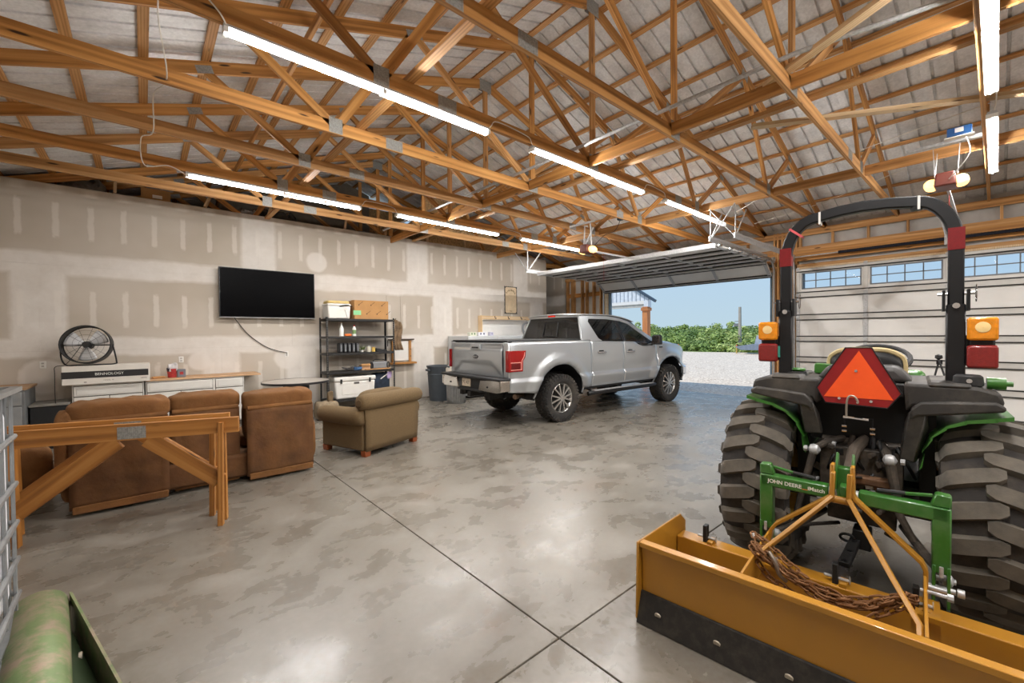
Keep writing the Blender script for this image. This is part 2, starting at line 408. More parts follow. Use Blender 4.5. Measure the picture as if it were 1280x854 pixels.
for (y0, y1) in ((SY, 3.3), (3.3, NY)):
    girt(y0, y1, 3.92, .14, .05, FX + .03, name='top_plate')
    girt(y0, y1, 3.56, .10, .06, FX + .04)
for (y0, y1) in ((O2[0] - .1, O2[1] + .1), (O1[0] - .1, O1[1] + .1)):
    girt(y0, y1, 3.395, .23, .04, FX + .02, pine_dark, 'header'); girt(y0, y1, 3.155, .10, .06, FX + .03, pine, 'header')
    n = int((y1 - y0) / .6)
    for i in range(n + 1): y = y0 + .06 + i * .61; obj('blocking', MB().beam((FX + .07, y, 3.61), (FX + .07, y, 3.85), .04, .1, (1, 0, 0)), pine, wf)
for z in (1.2, 2.15, 3.0): obj('girt', MB().beam((FX + .12, O1[1] + .1, z), (FX + .12, 10.2, z), .04, .14 if z > 2 else .09), pine_dark, wf)
for (y0, y1) in (O1, O2):      # jamb trims of the openings
    for y in (y0, y1):
        s = -1 if y == y0 else 1
        obj('jamb', MB().b2((FX - .01, y, 0), (FX + .2, y + s * .035, OH)), pine_pale, wf)
        obj('jamb_trim', MB().b2((FX + .16, y - s * .10, 0), (FX + .2, y, OH)), blue_jamb, wf)
    obj('jamb', MB().b2((FX - .01, y0, OH), (FX + .2, y1, OH + .035)), pine_pale, wf)
# ---------------------------------------------------------------- rear and right walls, far gable (mostly behind the camera)
wr = obj('wall_rear', MB().b2((RX - .15, SY, 0), (RX, NY, 4.15)), dry); tag(wr, None, None, kind='structure')
wri = obj('wall_right', MB().b2((RX - .15, SY - .15, 0), (FX + .2, SY, 4.15)).prism([(RX, SY - .15, 4.15), (FX + .2, SY - .15, 4.15), (RIDGE, SY - .15, 6.36)], (0, .15, 0)), dry); tag(wri, None, None, kind='structure')
osb = M('osb_board', srgb(176, 146, 104), .8, 0, .45, 22, .2, 60)
wg = thing('wall_far_gable', None, None, kind='structure')
obj('gable_sheathing', MB().b2((RX - .15, NY, 0), (5.5, NY + .05, 4.2)).prism([(RX, NY, 4.2), (5.5, NY, 4.2), (5.5, NY, 6.1), (RIDGE, NY, 6.36)], (0, .05, 0)), M('dark_sheathing', srgb(120, 112, 100), .8), wg)
for i, xx in enumerate((5.5, 6.72, 7.94, 9.16, 10.38)):
    zt = min(6.3, zr(xx + 1.22) + .2)
    obj('osb_sheet', MB().b2((xx, NY, 0), (xx + 1.215, NY + .02, max(zt, 4.0))), osb, wg)
# loft platform above the partition
obj('loft_deck', MB().b2((RX, LY + .14, WT - .16), (7.2, NY, WT - .14)), osb, wg)
# OSB closing the end bay above the partition on the door side
obs = thing('wall_loft_end', None, None, kind='structure')
for xx in (5.9, 7.12, 8.34, 9.56): obj('osb_sheet', MB().b2((xx, LY + .45, WT - .02), (min(xx + 1.21, 10.2), LY + .465, min(zr(min(xx + 1.21, FX)) + .1, 5.6))), osb, obs)
# ---------------------------------------------------------------- ceiling: ribbed roofing sheets on purlins
roofm = M('roof_underside', srgb(228, 228, 228), .45, .05, .10, 30, .35, 70, dirt=srgb(140, 138, 136), dirt_amt=.35)
ceil = thing('ceiling', None, None, kind='structure')
PZ = .155 + .04
def roof_sheet(side):
    """one sheet 0.914 wide, ribs every 0.23, running down the slope"""
    mb = MB(); prof = []; y = 0
    for k in range(4):
        b = k * .2285
        prof += [(b, 0), (b + .095, 0), (b + .099, .032), (b + .128, .032), (b + .132, 0)]
    prof.append((.914, 0))
    xe = 7.1
    vs = []; fs = []
    for (px, pz) in prof:
        vs.append((0, px, pz)); vs.append((side * xe, px, pz - xe * .33333))
    for i in range(len(prof) - 1): fs.append((2 * i, 2 * i + 1, 2 * i + 3, 2 * i + 2))
    mb.add(vs, fs); return mb.mesh('roof_sheet', roofm, smooth=False)
rs = {1: roof_sheet(1), -1: roof_sheet(-1)}
y = SY - .2; 
while y < NY:
    for sd in (1, -1): obj('roof_sheet', rs[sd], None, ceil, loc=(RIDGE, y, 6.17 + PZ + .0))
    y += .914
ceil_y0, ceil_y1 = SY - .1, NY
k = 0; d = .22
while d < 6.9:
    for sd in (1, -1):
        x = RIDGE + sd * d; z = zr(x) + .155 + .019
        obj('purlin', MB().beam((x, ceil_y0, z), (x, ceil_y1, z), .089, .038, (0, 0, 1)), pine, ceil)
    d += .566
obj('ridge_cap', MB().prism([(RIDGE - .25, ceil_y0, 6.17 + PZ - .08), (RIDGE, ceil_y0, 6.17 + PZ + .03), (RIDGE + .25, ceil_y0, 6.17 + PZ - .08), (RIDGE, ceil_y0, 6.17 + PZ + .05)], (0, ceil_y1 - ceil_y0, 0)), roofm, ceil)
# ---------------------------------------------------------------- roof trusses
TR = {}
def gusset_mb(w, h, t=.0015):
    mb = MB(); n = 7
    for s in (-1, 1):
        mb.box((0, s * (.0205), 0), (w, t, h))
        if w > .12:
            for i in range(n): mb.box((-w / 2 + w * (i + .5) / n, s * .022, 0), (w / n * .45, .0025, h * .94))
    return mb
GM = {}
def gusset(t, x, z, w, h, rot=0):
    key = (w, h)
    if key not in GM: GM[key] = gusset_mb(w, h).mesh('gusset_plate', galvp, smooth=False)
    obj('gusset_plate', GM[key], None, t, loc=(x, 0, z), rot=(0, rot, 0))
def truss(y, label, web_off=0):
    t = thing('roof_truss', label, 'roof truss', (0, y, 0), group=None)
    T = .038
    def m(n, a, b, h): obj(n, MB().beam((a[0], 0, a[1]), (b[0], 0, b[1]), T, h, (0, 0, 1) if abs(b[0] - a[0]) > .01 else (1, 0, 0)), pine_dark if random.random() < .8 else pine, t)
    e0, e1 = RX - .02, FX + .04
    m('bottom_chord', (e0, CZ + .07), (e1, CZ + .07), .14)
    for sd in (-1, 1):
        xe = 2 * RIDGE - e1 if sd < 0 else e1
        a = math.atan(.33333); dz = .07 / math.cos(a)
        m('top_chord', (RIDGE, 6.17 + dz), (RIDGE + sd * (e1 - RIDGE + .1), zr(e1 + .1) + dz), .14)
        J1, J2, J3 = RIDGE + sd * 3.11, RIDGE + sd * 2.1, RIDGE + sd * 4.2
        m('web', (J3, zr(J3) + .05), (J1 + sd * .03, CZ + .1), .089)
        m('web', (J1 - sd * .03, CZ + .1), (J2 + sd * .03, zr(J2) + .05), .089)
        m('web', (J2 - sd * .03, zr(J2) + .04), (RIDGE + sd * .05, CZ + .1), .089)
        gusset(t, J1, CZ + .09, .15, .17); gusset(t, J2, zr(J2) + .05, .22, .11, sd * a); gusset(t, J3, zr(J3) + .05, .17, .09, sd * a)
        gusset(t, RIDGE + sd * 2.4, CZ + .07, .22, .13)
    m('king_post', (RIDGE, CZ + .1), (RIDGE, 6.2), .089)
    gusset(t, RIDGE, CZ + .1, .2, .2); gusset(t, RIDGE, 6.2, .26, .2)
    TR[y] = t; return t
_tl = [(-7.2, 'roof truss against the right gable'), (-5.99, 'roof truss one bay in from the right gable'), (-4.77, 'roof truss over the right side, two bays from the gable'), (-3.6, 'roof truss behind the right end of the camera side'),
 (-2.33, 'roof truss right of the overhead strip lamps on the right'), (-1.11, 'roof truss just right of the right-hand strip lamp row'),
 (.11, 'pine roof truss carrying the strip lamps at the right edge'), (1.33, 'pine roof truss passing above the tractor roll bar, bright lower edge'),
 (2.54, 'pine roof truss running from top centre to the roll bar left bend'), (3.75, 'pine roof truss carrying the long central row of strip lamps'),
 (4.97, 'pine roof truss next left of the central strip lamps, with dark knots'), (6.2, 'pine roof truss second left of the central strip lamps'),
 (7.41, 'pine roof truss carrying the strip lamps nearest the drywall'), (8.5, 'pine roof truss just in front of the drywall top edge'),
 (10.19, 'pine roof truss hidden just behind the drywall top edge'), (10.93, 'roof truss behind the drywall partition, first beyond it'), (12.15, 'roof truss farthest back, by the far gable')]
for yy, lb in _tl: truss(yy, lb)
# bracing between the trusses
br = thing('truss_bracing', 'pine runner boards and blocking that tie the trusses together', 'bracing')
ys = [a for a, _ in _tl]
for a, b in zip(ys, ys[1:]):
    obj('blocking_board', MB().beam((4.72, a + .02, CZ + .09), (4.72, b - .02, CZ + .09), .04, .14), pine_dark, br)
    if b > 1: obj('flat_brace', MB().beam((1.98, a + .02, CZ + .165), (1.98, b + .15, CZ + .165), .089, .04), pine, br)
    obj('blocking_board', MB().beam((8.15, a + .02, CZ + .09), (8.15, b - .02, CZ + .09), .04, .14), pine, br)
obj('runner_board', MB().beam((5.34, SY + .05, CZ + .16), (5.34, NY - .2, CZ + .16), .09, .04), pine, br)
obj('runner_board', MB().beam((8.38, SY + .05, CZ + .16), (8.38, NY - .2, CZ + .16), .09, .04), pine_pale, br)
obj('runner_board', MB().beam((1.45, SY + .05, zr(1.45) - .06), (1.45, NY - .2, zr(1.45) - .06), .04, .09), pine_dark, br)
obj('diagonal_brace', MB().beam((4.92, 1.85, CZ + .165), (3.3, -1.0, CZ + .165), .09, .04), pine_pale, br)
obj('diagonal_brace', MB().beam((5.55, 1.95, CZ + .165), (8.2, -2.05, CZ + .165), .09, .04), pine_pale, br)
cond = MB().tube([(4.62, SY + .1, 4.13), (4.6, .24, 4.13), (4.42, 1.2, 4.13), (4.4, 4.9, 4.13), (4.3, 9.5, 4.13)], .022, 8)
tag(obj('electrical_conduit', cond, galv), 'grey conduit lying across the truss bottom chords', 'conduit')
# ================================================================ OVERHEAD DOORS
door_skin = M('door_skin', srgb(224, 221, 216), .5, 0, .04, 3)
door_rail = M('door_rail', srgb(196, 193, 187), .45, .1, .06, 5)
door_dark = M('door_groove', srgb(38, 35, 32), .7, 0, .1)
frame_grey = M('window_frame_grey', srgb(112, 116, 122), .5)
glass = None
def glass_mat():
    m, nt, bs = newmat('window_glass')
    bs.inputs['Base Color'].default_value = (.9, .95, 1, 1); bs.inputs['Roughness'].default_value = .02; bs.inputs['Transmission Weight'].default_value = 1; bs.inputs['IOR'].default_value = 1.1
    MATS['window_glass'] = m; return m
glass = glass_mat()
DW = 4.88
def section_parts(parent, H_, win, Mx, name='door_section'):
    """one door section in local coords: x=0 inner face (room side is -x), y 0..DW, z 0..H_"""
    mb = MB(); stiles = [0.03, 1.24, 2.44, 3.64, 4.85]
    if not win: mb.b2((0.0, 0, 0.0), (.045, DW, H_))
    else:
        mb.b2((0, 0, 0), (.045, DW, .13)); mb.b2((0, 0, H_ - .09), (.045, DW, H_))
        for i in range(5): a = 0 if i == 0 else stiles[i] - .07; b = DW if i == 4 else stiles[i] + .07; mb.b2((0, max(a, 0), .13), (.045, min(b, DW), H_ - .09))
    sec = obj(name, mb, door_skin, parent)
    sec.matrix_local = Mx
    # rails top and bottom with dark lips, then a galvanised strut under the top rail
    r = MB(); r.b2((-.022, 0, 0), (0, DW, .045)); r.b2((-.022, 0, H_ - .05), (0, DW, H_ - .0)); obj('rail', r, door_rail, sec)
    g = MB(); g.b2((-.030, 0, .045), (.0, DW, .068)); g.b2((-.030, 0, H_ - .072), (0, DW, H_ - .050)); obj('lip', g, door_dark, sec)
    st = MB()
    for s in stiles: st.b2((-.028, s - .035 if s > .05 else 0, 0), (0, s + .035 if s < 4.8 else DW, H_))
    obj('stile', st, galv if not win else door_rail, sec)
    hg = MB()
    for s in stiles: hg.b2((-.05, s - .03, H_ - .03), (-.028, s + .03, H_ + .03)); hg.cyl((-.045, s - .04, H_), (-.045, s + .04, H_), .01, n=8)
    obj('hinge', hg, galv, sec)
    if win:
        for i in range(4):
            a, b = stiles[i] + .07, stiles[i + 1] - .07; z0, z1 = .13, H_ - .09
            f = MB(); t = .022
            f.b2((-.012, a, z0), (.03, a + t, z1)); f.b2((-.012, b - t, z0), (.03, b, z1)); f.b2((-.012, a, z0), (.03, b, z0 + t)); f.b2((-.012, a, z1 - t), (.03, b, z1))
            for k in (1, 2, 3): y = a + (b - a) * k / 4; f.b2((-.004, y - .009, z0), (.02, y + .009, z1))
            f.b2((-.004, a, (z0 + z1) / 2 - .009), (.02, b, (z0 + z1) / 2 + .009))
            obj('window_frame', f, frame_grey, sec)
            for k in range(4):
                for q in range(2):
                    y0 = a + (b - a) * k / 4 + .01; y1 = a + (b - a) * (k + 1) / 4 - .01; q0 = z0 + (z1 - z0) * q / 2 + .01; q1 = z0 + (z1 - z0) * (q + 1) / 2 - .01
                    obj('pane', MB().b2((.008, y0, q0), (.012, y1, q1)), glass, sec)
    return sec
def strut(parent, Mx):
    s = MB(); s.b2((-.06, 0, -.02), (-.055, DW, .02)); s.b2((-.06, 0, -.022), (-.0, DW, -.018)); s.b2((-.06, 0, .018), (0, DW, .022))
    o = obj('strut', s, galv, parent); o.matrix_local = Mx; return o
# closed door
d2 = thing('door_2', None, None, (0, 0, 0), kind='structure')
zs = [0, .53, 1.02, 1.49, 1.98, 2.49, 3.08]; XD = FX - .06
for i in range(6): section_parts(d2, zs[i + 1] - zs[i], i == 5, Matrix.Translation((XD, O2[0], zs[i])))
# tracks, springs, shaft of both doors
def door_gear(par, y0, y1, xr, spring_dark):
    for s, y in ((-1, y0 - .05), (1, y1 + .05)):
        R_ = .32; zc = 3.37; px = FX - .055
        path = [(px, y, .02), (px, y, zc - R_)] + [(px - R_ + R_ * math.cos(a), y, zc - R_ + R_ * math.sin(a)) for a in [PI / 2 * k / 6 for k in range(1, 7)]] + [(xr, y, zc)]
        obj('track', MB().tube(path, 0, flat=(.028, .055), up=(-1, 0, 0)), galv, par)
        ang = MB(); ang.beam((px - .5, y - s * .0, zc + .05), (xr, y, zc + .05), .04, .04); obj('track_angle', ang, galv, par)
        h = MB(); h.beam((xr + .05, y, zc), (xr + .05, y, 3.95), .035, .008, (0, 1, 0)); h.beam((xr + .05, y, zc), (xr - .0, y + s * .45, 3.95), .035, .008, (0, 1, 0)); h.beam((xr + .05, y, zc), (xr + .55, y, 3.95), .035, .008, (0, 1, 0))
        obj('track_hanger', h, galv, par)
    sh = MB(); sh.cyl((FX - .14, y0 - .1, 3.36), (FX - .14, y1 + .1, 3.36), .013, n=10); obj('torsion_shaft', sh, galv, par)
    sp = MB(); ym = (y0 + y1) / 2
    for a, b in ((ym + .05, ym + 1.65), (ym - .05, ym - 1.65)):
        n = int(abs(b - a) / .02); sp.lathe([(.030, 0)] + [(.03 + .004 * (k % 2), abs(b - a) * k / n) for k in range(n + 1)], 10, (FX - .14, min(a, b), 3.36), Matrix.Rotation(-PI / 2, 3, 'X'))
    obj('torsion_spring', sp, spring_dark, par)
    dr = MB()
    for y in (y0 - .06, y1 + .06): dr.cyl((FX - .14, y - .03, 3.36), (FX - .14, y + .03, 3.36), .07, n=16)
    obj('cable_drum', dr, galv, par)
    bp = MB().b2((FX - .15, ym - .05, 3.25), (FX - .01, ym + .05, 3.46)); obj('bearing_plate', bp, galv, par)
spring_m = M('spring_blue_black', srgb(26, 30, 44), .5, .4)
door_gear(d2, O2[0], O2[1], 8.0, spring_m)
# raised door: five sections lying in the tracks, the sixth still hanging in the curve
d1 = thing('door_1', None, None, (0, 0, 0), kind='structure')
zt = 3.35; xs = 11.02
for i in range(5):
    h = .52 if i < 4 else .57
    x0 = xs - i * .52
    # local z (up the door) -> -X ; local -x (room side) -> -Z
    R_ = Matrix(((0, 0, -1), (0, 1, 0), (1, 0, 0))).to_4x4()
    Mx = Matrix.Translation((x0, O1[0], zt - .02)) @ R_
    section_parts(d1, h, False, Mx); strut(d1, Matrix.Translation((x0, O1[0], zt - .02)) @ R_ @ Matrix.Translation((0, 0, .03 if i else .5)))
tl = math.radians(52)
Mx = Matrix.Translation((FX - .07, O1[0], 2.99)) @ Matrix.Rotation(-tl, 4, 'Y')
section_parts(d1, .50, False, Mx)
obj('bottom_seal', MB().b2((FX - .09, O1[0], 2.955), (FX - .03, O1[1], 2.985)), black_plastic, d1)
ts = MB().b2((xs - 4 * .52 - .62, O1[0], zt - .06), (xs - 4 * .52 - .56, O1[1], zt + .03)); obj('top_strut', ts, galv, d1)
door_gear(d1, O1[0], O1[1], 7.95, spring_m)
rl = MB()
for i in range(6):
    for y in (O1[0] - .03, O1[1] + .03): rl.cyl((xs - i * .52, y - .05, 3.33), (xs - i * .52, y + .05, 3.33), .022, n=10)
obj('roller', rl, chrome, d1)
# ---------------------------------------------------------------- door openers
bulb_m = M('lit_lens', srgb(255, 214, 150), .4, emit=srgb(255, 190, 110), estr=3.2)
def opener(x, y, z, label, hl, lit):
    t = thing('garage_door_opener', label, 'door opener', (x, y, z))
    obj('housing', MB().box((0, 0, 0), (.34, .20, .17), taper=(.9, .85)), M('opener_red_brown', srgb(96, 44, 34), .4, .1), t, bevel=.02, seg=2)
    for s in (-1, 1):
        l = MB(); l.lathe([(0.001, -.10), (.05, -.085), (.07, -.035), (.07, .035), (.05, .085), (.001, .10)], 16, (0.0, s * .13, -.02), Matrix.Rotation(PI / 2, 3, 'Y'))
        obj('light_lens', l, bulb_m, t)
    rail = MB(); rail.beam((.15, 0, -.02), (FX - .15 - x, 0, 3.42 - z), .03, .035); obj('rail', rail, galv, t)
    h = MB()
    for s in (-1, 1): h.beam((0, s * .1, .07), (.06 * s, s * .12, 3.95 - z), .035, .006, (0, 1, 0))
    h.beam((-.15, -.3, 3.93 - z), (-.15, .35, 3.93 - z), .035, .035); h.beam((0.02, .1, .08), (.32, .1, 3.95 - z), .035, .006, (0, 1, 0))
    obj('hanger_strap', h, galv, t)
    obj('release_cord', MB().cyl((.55, 0, 0), (.55, 0, -.62), .003, n=5), M('cord_red', srgb(170, 40, 36), .7), t)
    obj('arm', MB().beam((FX - 1.5 - x, 0, .0), (FX - 1.1 - x, 0, -.04), .03, .006, (0, 1, 0)), dark_steel, t)
opener(7.05, 5.65, 3.42, 'ceiling door opener with two lit lamps behind the raised door', .5, 1)
opener(7.55, .43, 3.50, 'ceiling door opener with lit lamps above the tractor roll bar', .5, 1)
# ---------------------------------------------------------------- strip lamps
def tube_mat():
    m, nt, bs = newmat('strip_light')
    bs.inputs['Base Color'].default_value = (1, 1, 1, 1); bs.inputs['Emission Color'].default_value = (1, .975, .95, 1); bs.inputs['Emission Strength'].default_value = TUBE_E
    return m
TUBE_E = 150.0
tube_m = tube_mat(); hood_m = M('lamp_hood', srgb(176, 176, 174), .45, .1, .03)
names = {3.75: 'central row', 7.41: 'row nearest the drywall', .05: 'row at the right edge', -3.6: 'unseen row added as fill light beyond the tractor side'}
pos = ['nearest the camera', 'in the middle', 'nearest the door wall']
for yy in ROWS:
    for i, (a, b) in enumerate(FIX):
        t = thing('strip_lamp', 'white two-tube strip lamp, %s of the %s' % (pos[i], names[yy]), 'lamp', ((a + b) / 2, yy, 3.95))
        L = b - a; hb = MB()
        hb.prism([(-L / 2, -.045, -.03), (-L / 2, -.03, -.002), (-L / 2, .03, -.002), (-L / 2, .045, -.03)], (L, 0, 0)); obj('hood', hb, hood_m, t)
        for s, q in ((-1, -.010), (1, .010)):
            tb = MB(); tb.cyl((-L / 2 + (.03 if s < 0 else L / 2 + .01), q, -.072), (L / 2 - .03 if s > 0 else -.01, q, -.070), .0095, n=8); obj('tube', tb, tube_m, t)
        ec = MB(); [obj('end_cap', MB().box((xx, 0, -.05), (.03, .09, .04)), white_plastic, t) for xx in (-L / 2 + .015, L / 2 - .015)]; obj('joint_clip', MB().box((0, 0, -.055), (.03, .09, .035)), white_plastic, t)
wire_w = M('white_cord', srgb(225, 222, 214), .5); wire_b = M('black_cord', srgb(24, 23, 22), .5)
for yy in ROWS[:3]:
    for (a, b), lb in (((2.94, 3.6), 'first'), ((6.08, 6.75), 'second')):
        w = MB().tube(cr([(a - .03, yy, 3.91), (a + .03, yy - .02, 3.98), (a + .12, yy - .03, 4.05), (b - .1, yy - .03, 4.03), (b - .01, yy - .02, 3.98), (b + .03, yy, 3.91)], 5), .006, 5)
        tag(obj('lamp_cord', w, wire_w), 'white linking cord between lamps, %s gap of the %s' % (lb, names[yy]), 'cord')
w = MB().tube(cr([(.5, 3.72, 3.93), (.45, 3.70, 4.0), (.33, 3.70, 4.1), (.2, 3.7, 4.15), (-.1, 3.7, 4.6)], 6), .006, 5)
tag(obj('lamp_cord', w, wire_w), 'grey cord clipped to the truss at the near end of the central lamps', 'cord')
w = MB().tube(cr([(.14, 3.75, 4.22), (.13, 4.3, 4.16), (.2, 4.93, 3.99), (.12, 5.6, 4.1), (.12, 6.15, 3.93), (.02, 6.8, 4.06), (.05, 7.3, 3.9), (.3, 7.36, 3.97), (.5, 7.41, 3.9)], 8), .006, 5)
tag(obj('lamp_cord', w, wire_w), 'long white cord draped down across the trusses at upper left', 'cord')
for (p, lb) in (([(7.4, -.6, 4.35), (8.4, 1.9, 4.35), (9.2, 3.7, 4.05)], 'thin cord sagging below the roof over the tractor'), ([(9.6, 1.0, 4.35), (9.9, 2.3, 4.12), (9.8, 3.4, 3.95)], 'thin pale cord looped between trusses near the door wall')):
    tag(obj('ceiling_cable', MB().tube(cr(p, 8), .006, 5), wire_w), lb, 'cord')
bx = thing('battery_tray', 'small blue box plugged in above the right door opener', 'plug box', (7.1, .30, 3.93))
obj('box', MB().box((0, 0, 0), (.08, .20, .10)), M('blue_plastic', srgb(38, 84, 140), .4), bx, bevel=.008); obj('sticker', MB().box((-.042, 0, .01), (.004, .07, .05)), white_plastic, bx); obj('tray', MB().box((0, 0, -.06), (.1, .24, .012)), white_plastic, bx)
obj('cord', MB().tube(cr([(0, -.05, -.06), (.05, -.08, -.25), (.2, .05, -.42), (.35, .12, -.45)], 6), .006, 5), wire_w, bx)
pt = thing('ceiling_receptacle', 'small dark blue junction box hanging on the truss by the left opener', 'junction box', (7.35, 5.05, 4.0))
obj('box', MB().box((0, 0, 0), (.1, .1, .1)), M('blue_box', srgb(30, 50, 74), .5), pt, bevel=.01); obj('cord', MB().tube(cr([(0, 0, -.05), (-.05, .1, -.25), (-.1, .3, -.3), (-.2, .5, -.5)], 6), .006, 5), wire_b, pt)
# ================================================================ OUTSIDE
def gravel_mat():
    m, nt, bs = newmat('gravel')
    tc = nd(nt, 'ShaderNodeTexCoord').outputs['Object']
    v = nd(nt, 'ShaderNodeTexVoronoi'); v.inputs['Scale'].default_value = 22; nt.links.new(tc, v.inputs['Vector'])
    b = noise(nt, tc, .8, 5, .6)
    c1 = ramp(nt, v.outputs['Color'], [(.2, srgb(182, 162, 138)), (.8, srgb(238, 224, 202))])
    col = mixc(nt, ramp(nt, b, [(.4, 0), (.7, .5)]), c1, c4(srgb(206, 192, 172)))
    nt.links.new(col, bs.inputs['Base Color']); bs.inputs['Roughness'].default_value = .95
    bump(nt, bs, v.outputs['Distance'], .8, .03); return m
gr = obj('gravel_yard', MB().grid(lambda u, v: (FX + .17 + u * 25.2, -40 + v * 100, -.03 + .03 * math.sin(u * 60 + v * 90) * min(1, u * 8)), 60, 90), gravel_mat()); tag(gr, None, None, kind='structure')
def field_mat():
    return M('field_grass', srgb(116, 130, 70), .9, 0, .35, 3, .5, 30)
fl = obj('grass_field', MB().grid(lambda u, v: (FX + 25.2 + u * 160, -150 + v * 330, -.05 - 6.5 * min(1, max(0, u * 160 - 4) / 40)), 40, 20), field_mat()); tag(fl, None, None, kind='structure')
# trees
leaf_ms = [M('leaf_green_%d' % i, c, .6, 0, .35, 1.5) for i, c in enumerate((srgb(138, 158, 78), srgb(166, 180, 102), srgb(112, 136, 64)))]
def crown(seed, mat):
    rnd = random.Random(seed); mb = MB()
    cl = [(Vector((rnd.gauss(0, .36), rnd.gauss(0, .36), rnd.gauss(0, .3))), rnd.uniform(.18, .4)) for _ in range(26)] + [(Vector((0, 0, 0)), .7)]
    for c, r in cl:
        for _ in range(95):
            d = Vector((rnd.gauss(0, 1), rnd.gauss(0, 1), rnd.gauss(0, 1))).normalized(); p = c + d * r * rnd.uniform(.82, 1.05)
            a = Vector((rnd.gauss(0, 1), rnd.gauss(0, 1), rnd.gauss(0, 1))).normalized(); t = d.cross(a).normalized(); b = (d * .35 + t.cross(d)).normalized(); s = rnd.uniform(.035, .07)
            mb.add([p - t * s - b * s, p + t * s - b * s * .6, p + t * s * .7 + b * s, p - t * s * .8 + b * s * .8], [(0, 1, 2, 3)])
    return mb.mesh('crown', mat, smooth=False)
crowns = [crown(11 + i, leaf_ms[i % 3]) for i in range(4)]
bark = M('bark', srgb(90, 78, 62), .9)
trunk_me = MB().tube([(0, 0, -6), (.1, .05, -2), (0, 0, .3)], [.22, .16, .06], 7).mesh('trunk', bark)
rnd = random.Random(5)
descr = ['bright green oak', 'yellow-green leafy tree', 'dark green dense tree', 'mid green round-topped tree']
rown = ['nearest', 'second', 'third', 'farthest']; ordn = ['first', 'second', 'third', 'fourth', 'fifth', 'sixth', 'seventh', 'eighth', 'ninth', 'tenth', 'eleventh', 'twelfth', 'thirteenth', 'fourteenth', 'fifteenth', 'sixteenth']
for row, (X0, top, n) in enumerate(((40, 1.25, 15), (47, 1.95, 14), (58, 2.6, 14), (75, 3.55, 14))):
    for i in range(n):
        # the wooded slope seen through the opening, right to left
        X_ = X0 + rnd.uniform(-1.5, 1.5); Y_ = X_ * (.27 + .36 * (i + rnd.uniform(-.15, .15)) / (n - 1)); r_ = rnd.uniform(1.15, 1.4) * X0 / 40; k = rnd.randrange(4)
        t = thing('tree', '%s, %s from the right in the %s row beyond the gravel' % (descr[k], ordn[i], rown[row]), 'tree', (X_, Y_, top - r_ * .95 + rnd.uniform(-.12, .12)), rnd.uniform(0, 6), group='trees beyond the gravel')
        o = obj('crown', crowns[k], None, t); o.scale = (r_, r_, r_ * .85)
        obj('trunk', trunk_me, None, t)
# utility pole
pl = thing('utility_pole', 'weathered grey wooden utility pole in front of the trees', 'pole', (39, 14.66, -.6))
obj('shaft', MB().tube([(0, 0, -.5), (0, 0, 4.45)], [.16, .11], 10), M('pole_grey', srgb(168, 160, 148), .9), pl); obj('lamp_bracket', MB().box((0, .3, 2.9), (.1, .35, .25)).box((0, .18, 3.2), (.06, .5, .06)), M('bracket_grey', srgb(120, 120, 122), .5), pl)
for (y, c, lb) in ((13.78, (200, 170, 90), 'short yellow marker post beside the utility pole'), (18.7, (70, 150, 130), 'teal and orange marker post at the gravel edge')):
    m_ = thing('marker_post', lb, 'post', (36, y, -.05)); obj('shaft', MB().cyl((0, 0, 0), (0, 0, .55), .06, n=8), M('post_%d' % c[0], srgb(*c), .7), m_)
    obj('cap', MB().cyl((0, 0, .55), (0, 0, .72), .09, .02, n=8), M('cap_orange', srgb(196, 104, 60), .6), m_)
# low trailer partly hidden by the tractor
tr_ = thing('farm_trailer', 'low grey-blue trailer with red wheels guard beyond the gravel', 'trailer', (34.5, 11.6, -.05))
tb = M('trailer_grey', srgb(128, 138, 152), .5, .2)
obj('bed', MB().prism([(0, -1.6, .35), (0, 1.3, .35), (0, 1.75, .6), (0, .6, .8), (0, -1.6, .8)], (2, 0, 0)), tb, tr_); obj('body', MB().prism([(.3, -1.6, .8), (.3, .45, .8), (.3, .3, 1.45), (.3, -1.6, 1.45)], (1.5, 0, 0)), M('trailer_light', srgb(158, 166, 178), .5), tr_)
obj('fender', MB().box((0, -.9, .28), (.2, 1.6, .22)), M('trailer_red', srgb(180, 60, 56), .5), tr_); wm = MB()
for y in (-1.0, -.2): wm.cyl((-.1, y, .22), (.1, y, .22), .27, n=14)
obj('wheel', wm, rubber, tr_)
# porch of the neighbouring building
po = thing('porch_building', 'white porch gable with vertical siding, dark edge trim and stained wood post', 'building', (20, 12.2, 0))
sid = M('siding_white', srgb(214, 220, 226), .5); 
obj('gable_siding', MB().prism([(0, -.35, 3.38), (0, 8, 3.38), (0, 8, 5.6), (0, 3.6, 5.95), (0, -.35, 3.5)], (.05, 0, 0)), sid, po)
for i in range(24):
    y = -.2 + i * .25; zt_ = min(5.6, 3.55 + (y + .35) * .62); obj('fascia', MB().b2((.0, .1, 3.2), (.1, 8, 3.38)), white_paint, po) if i == 0 else None; obj('batten', MB().b2((-.02, y, 3.38), (0, y + .035, max(3.45, zt_))), M('batten_grey', srgb(150, 160, 170), .5), po)
obj('rake_trim', MB().beam((-.06, -.62, 3.30), (-.06, 3.6, 5.98), .12, .13, (0, 0, 1)), M('trim_slate', srgb(58, 74, 88), .5), po)
obj('soffit', MB().b2((.05, -.1, 3.36), (.4, 8, 3.4)), white_paint, po)
obj('beam', MB().b2((.05, .1, 3.04), (.25, 8, 3.2)), M('beam_tan', srgb(186, 184, 176), .6), po); obj('side_beam', MB().b2((-.01, -.15, 3.04), (.3, .1, 3.4)), sid, po)
stn = wood_mat('cedar_stain', srgb(150, 84, 40), srgb(192, 122, 70), srgb(214, 150, 96))
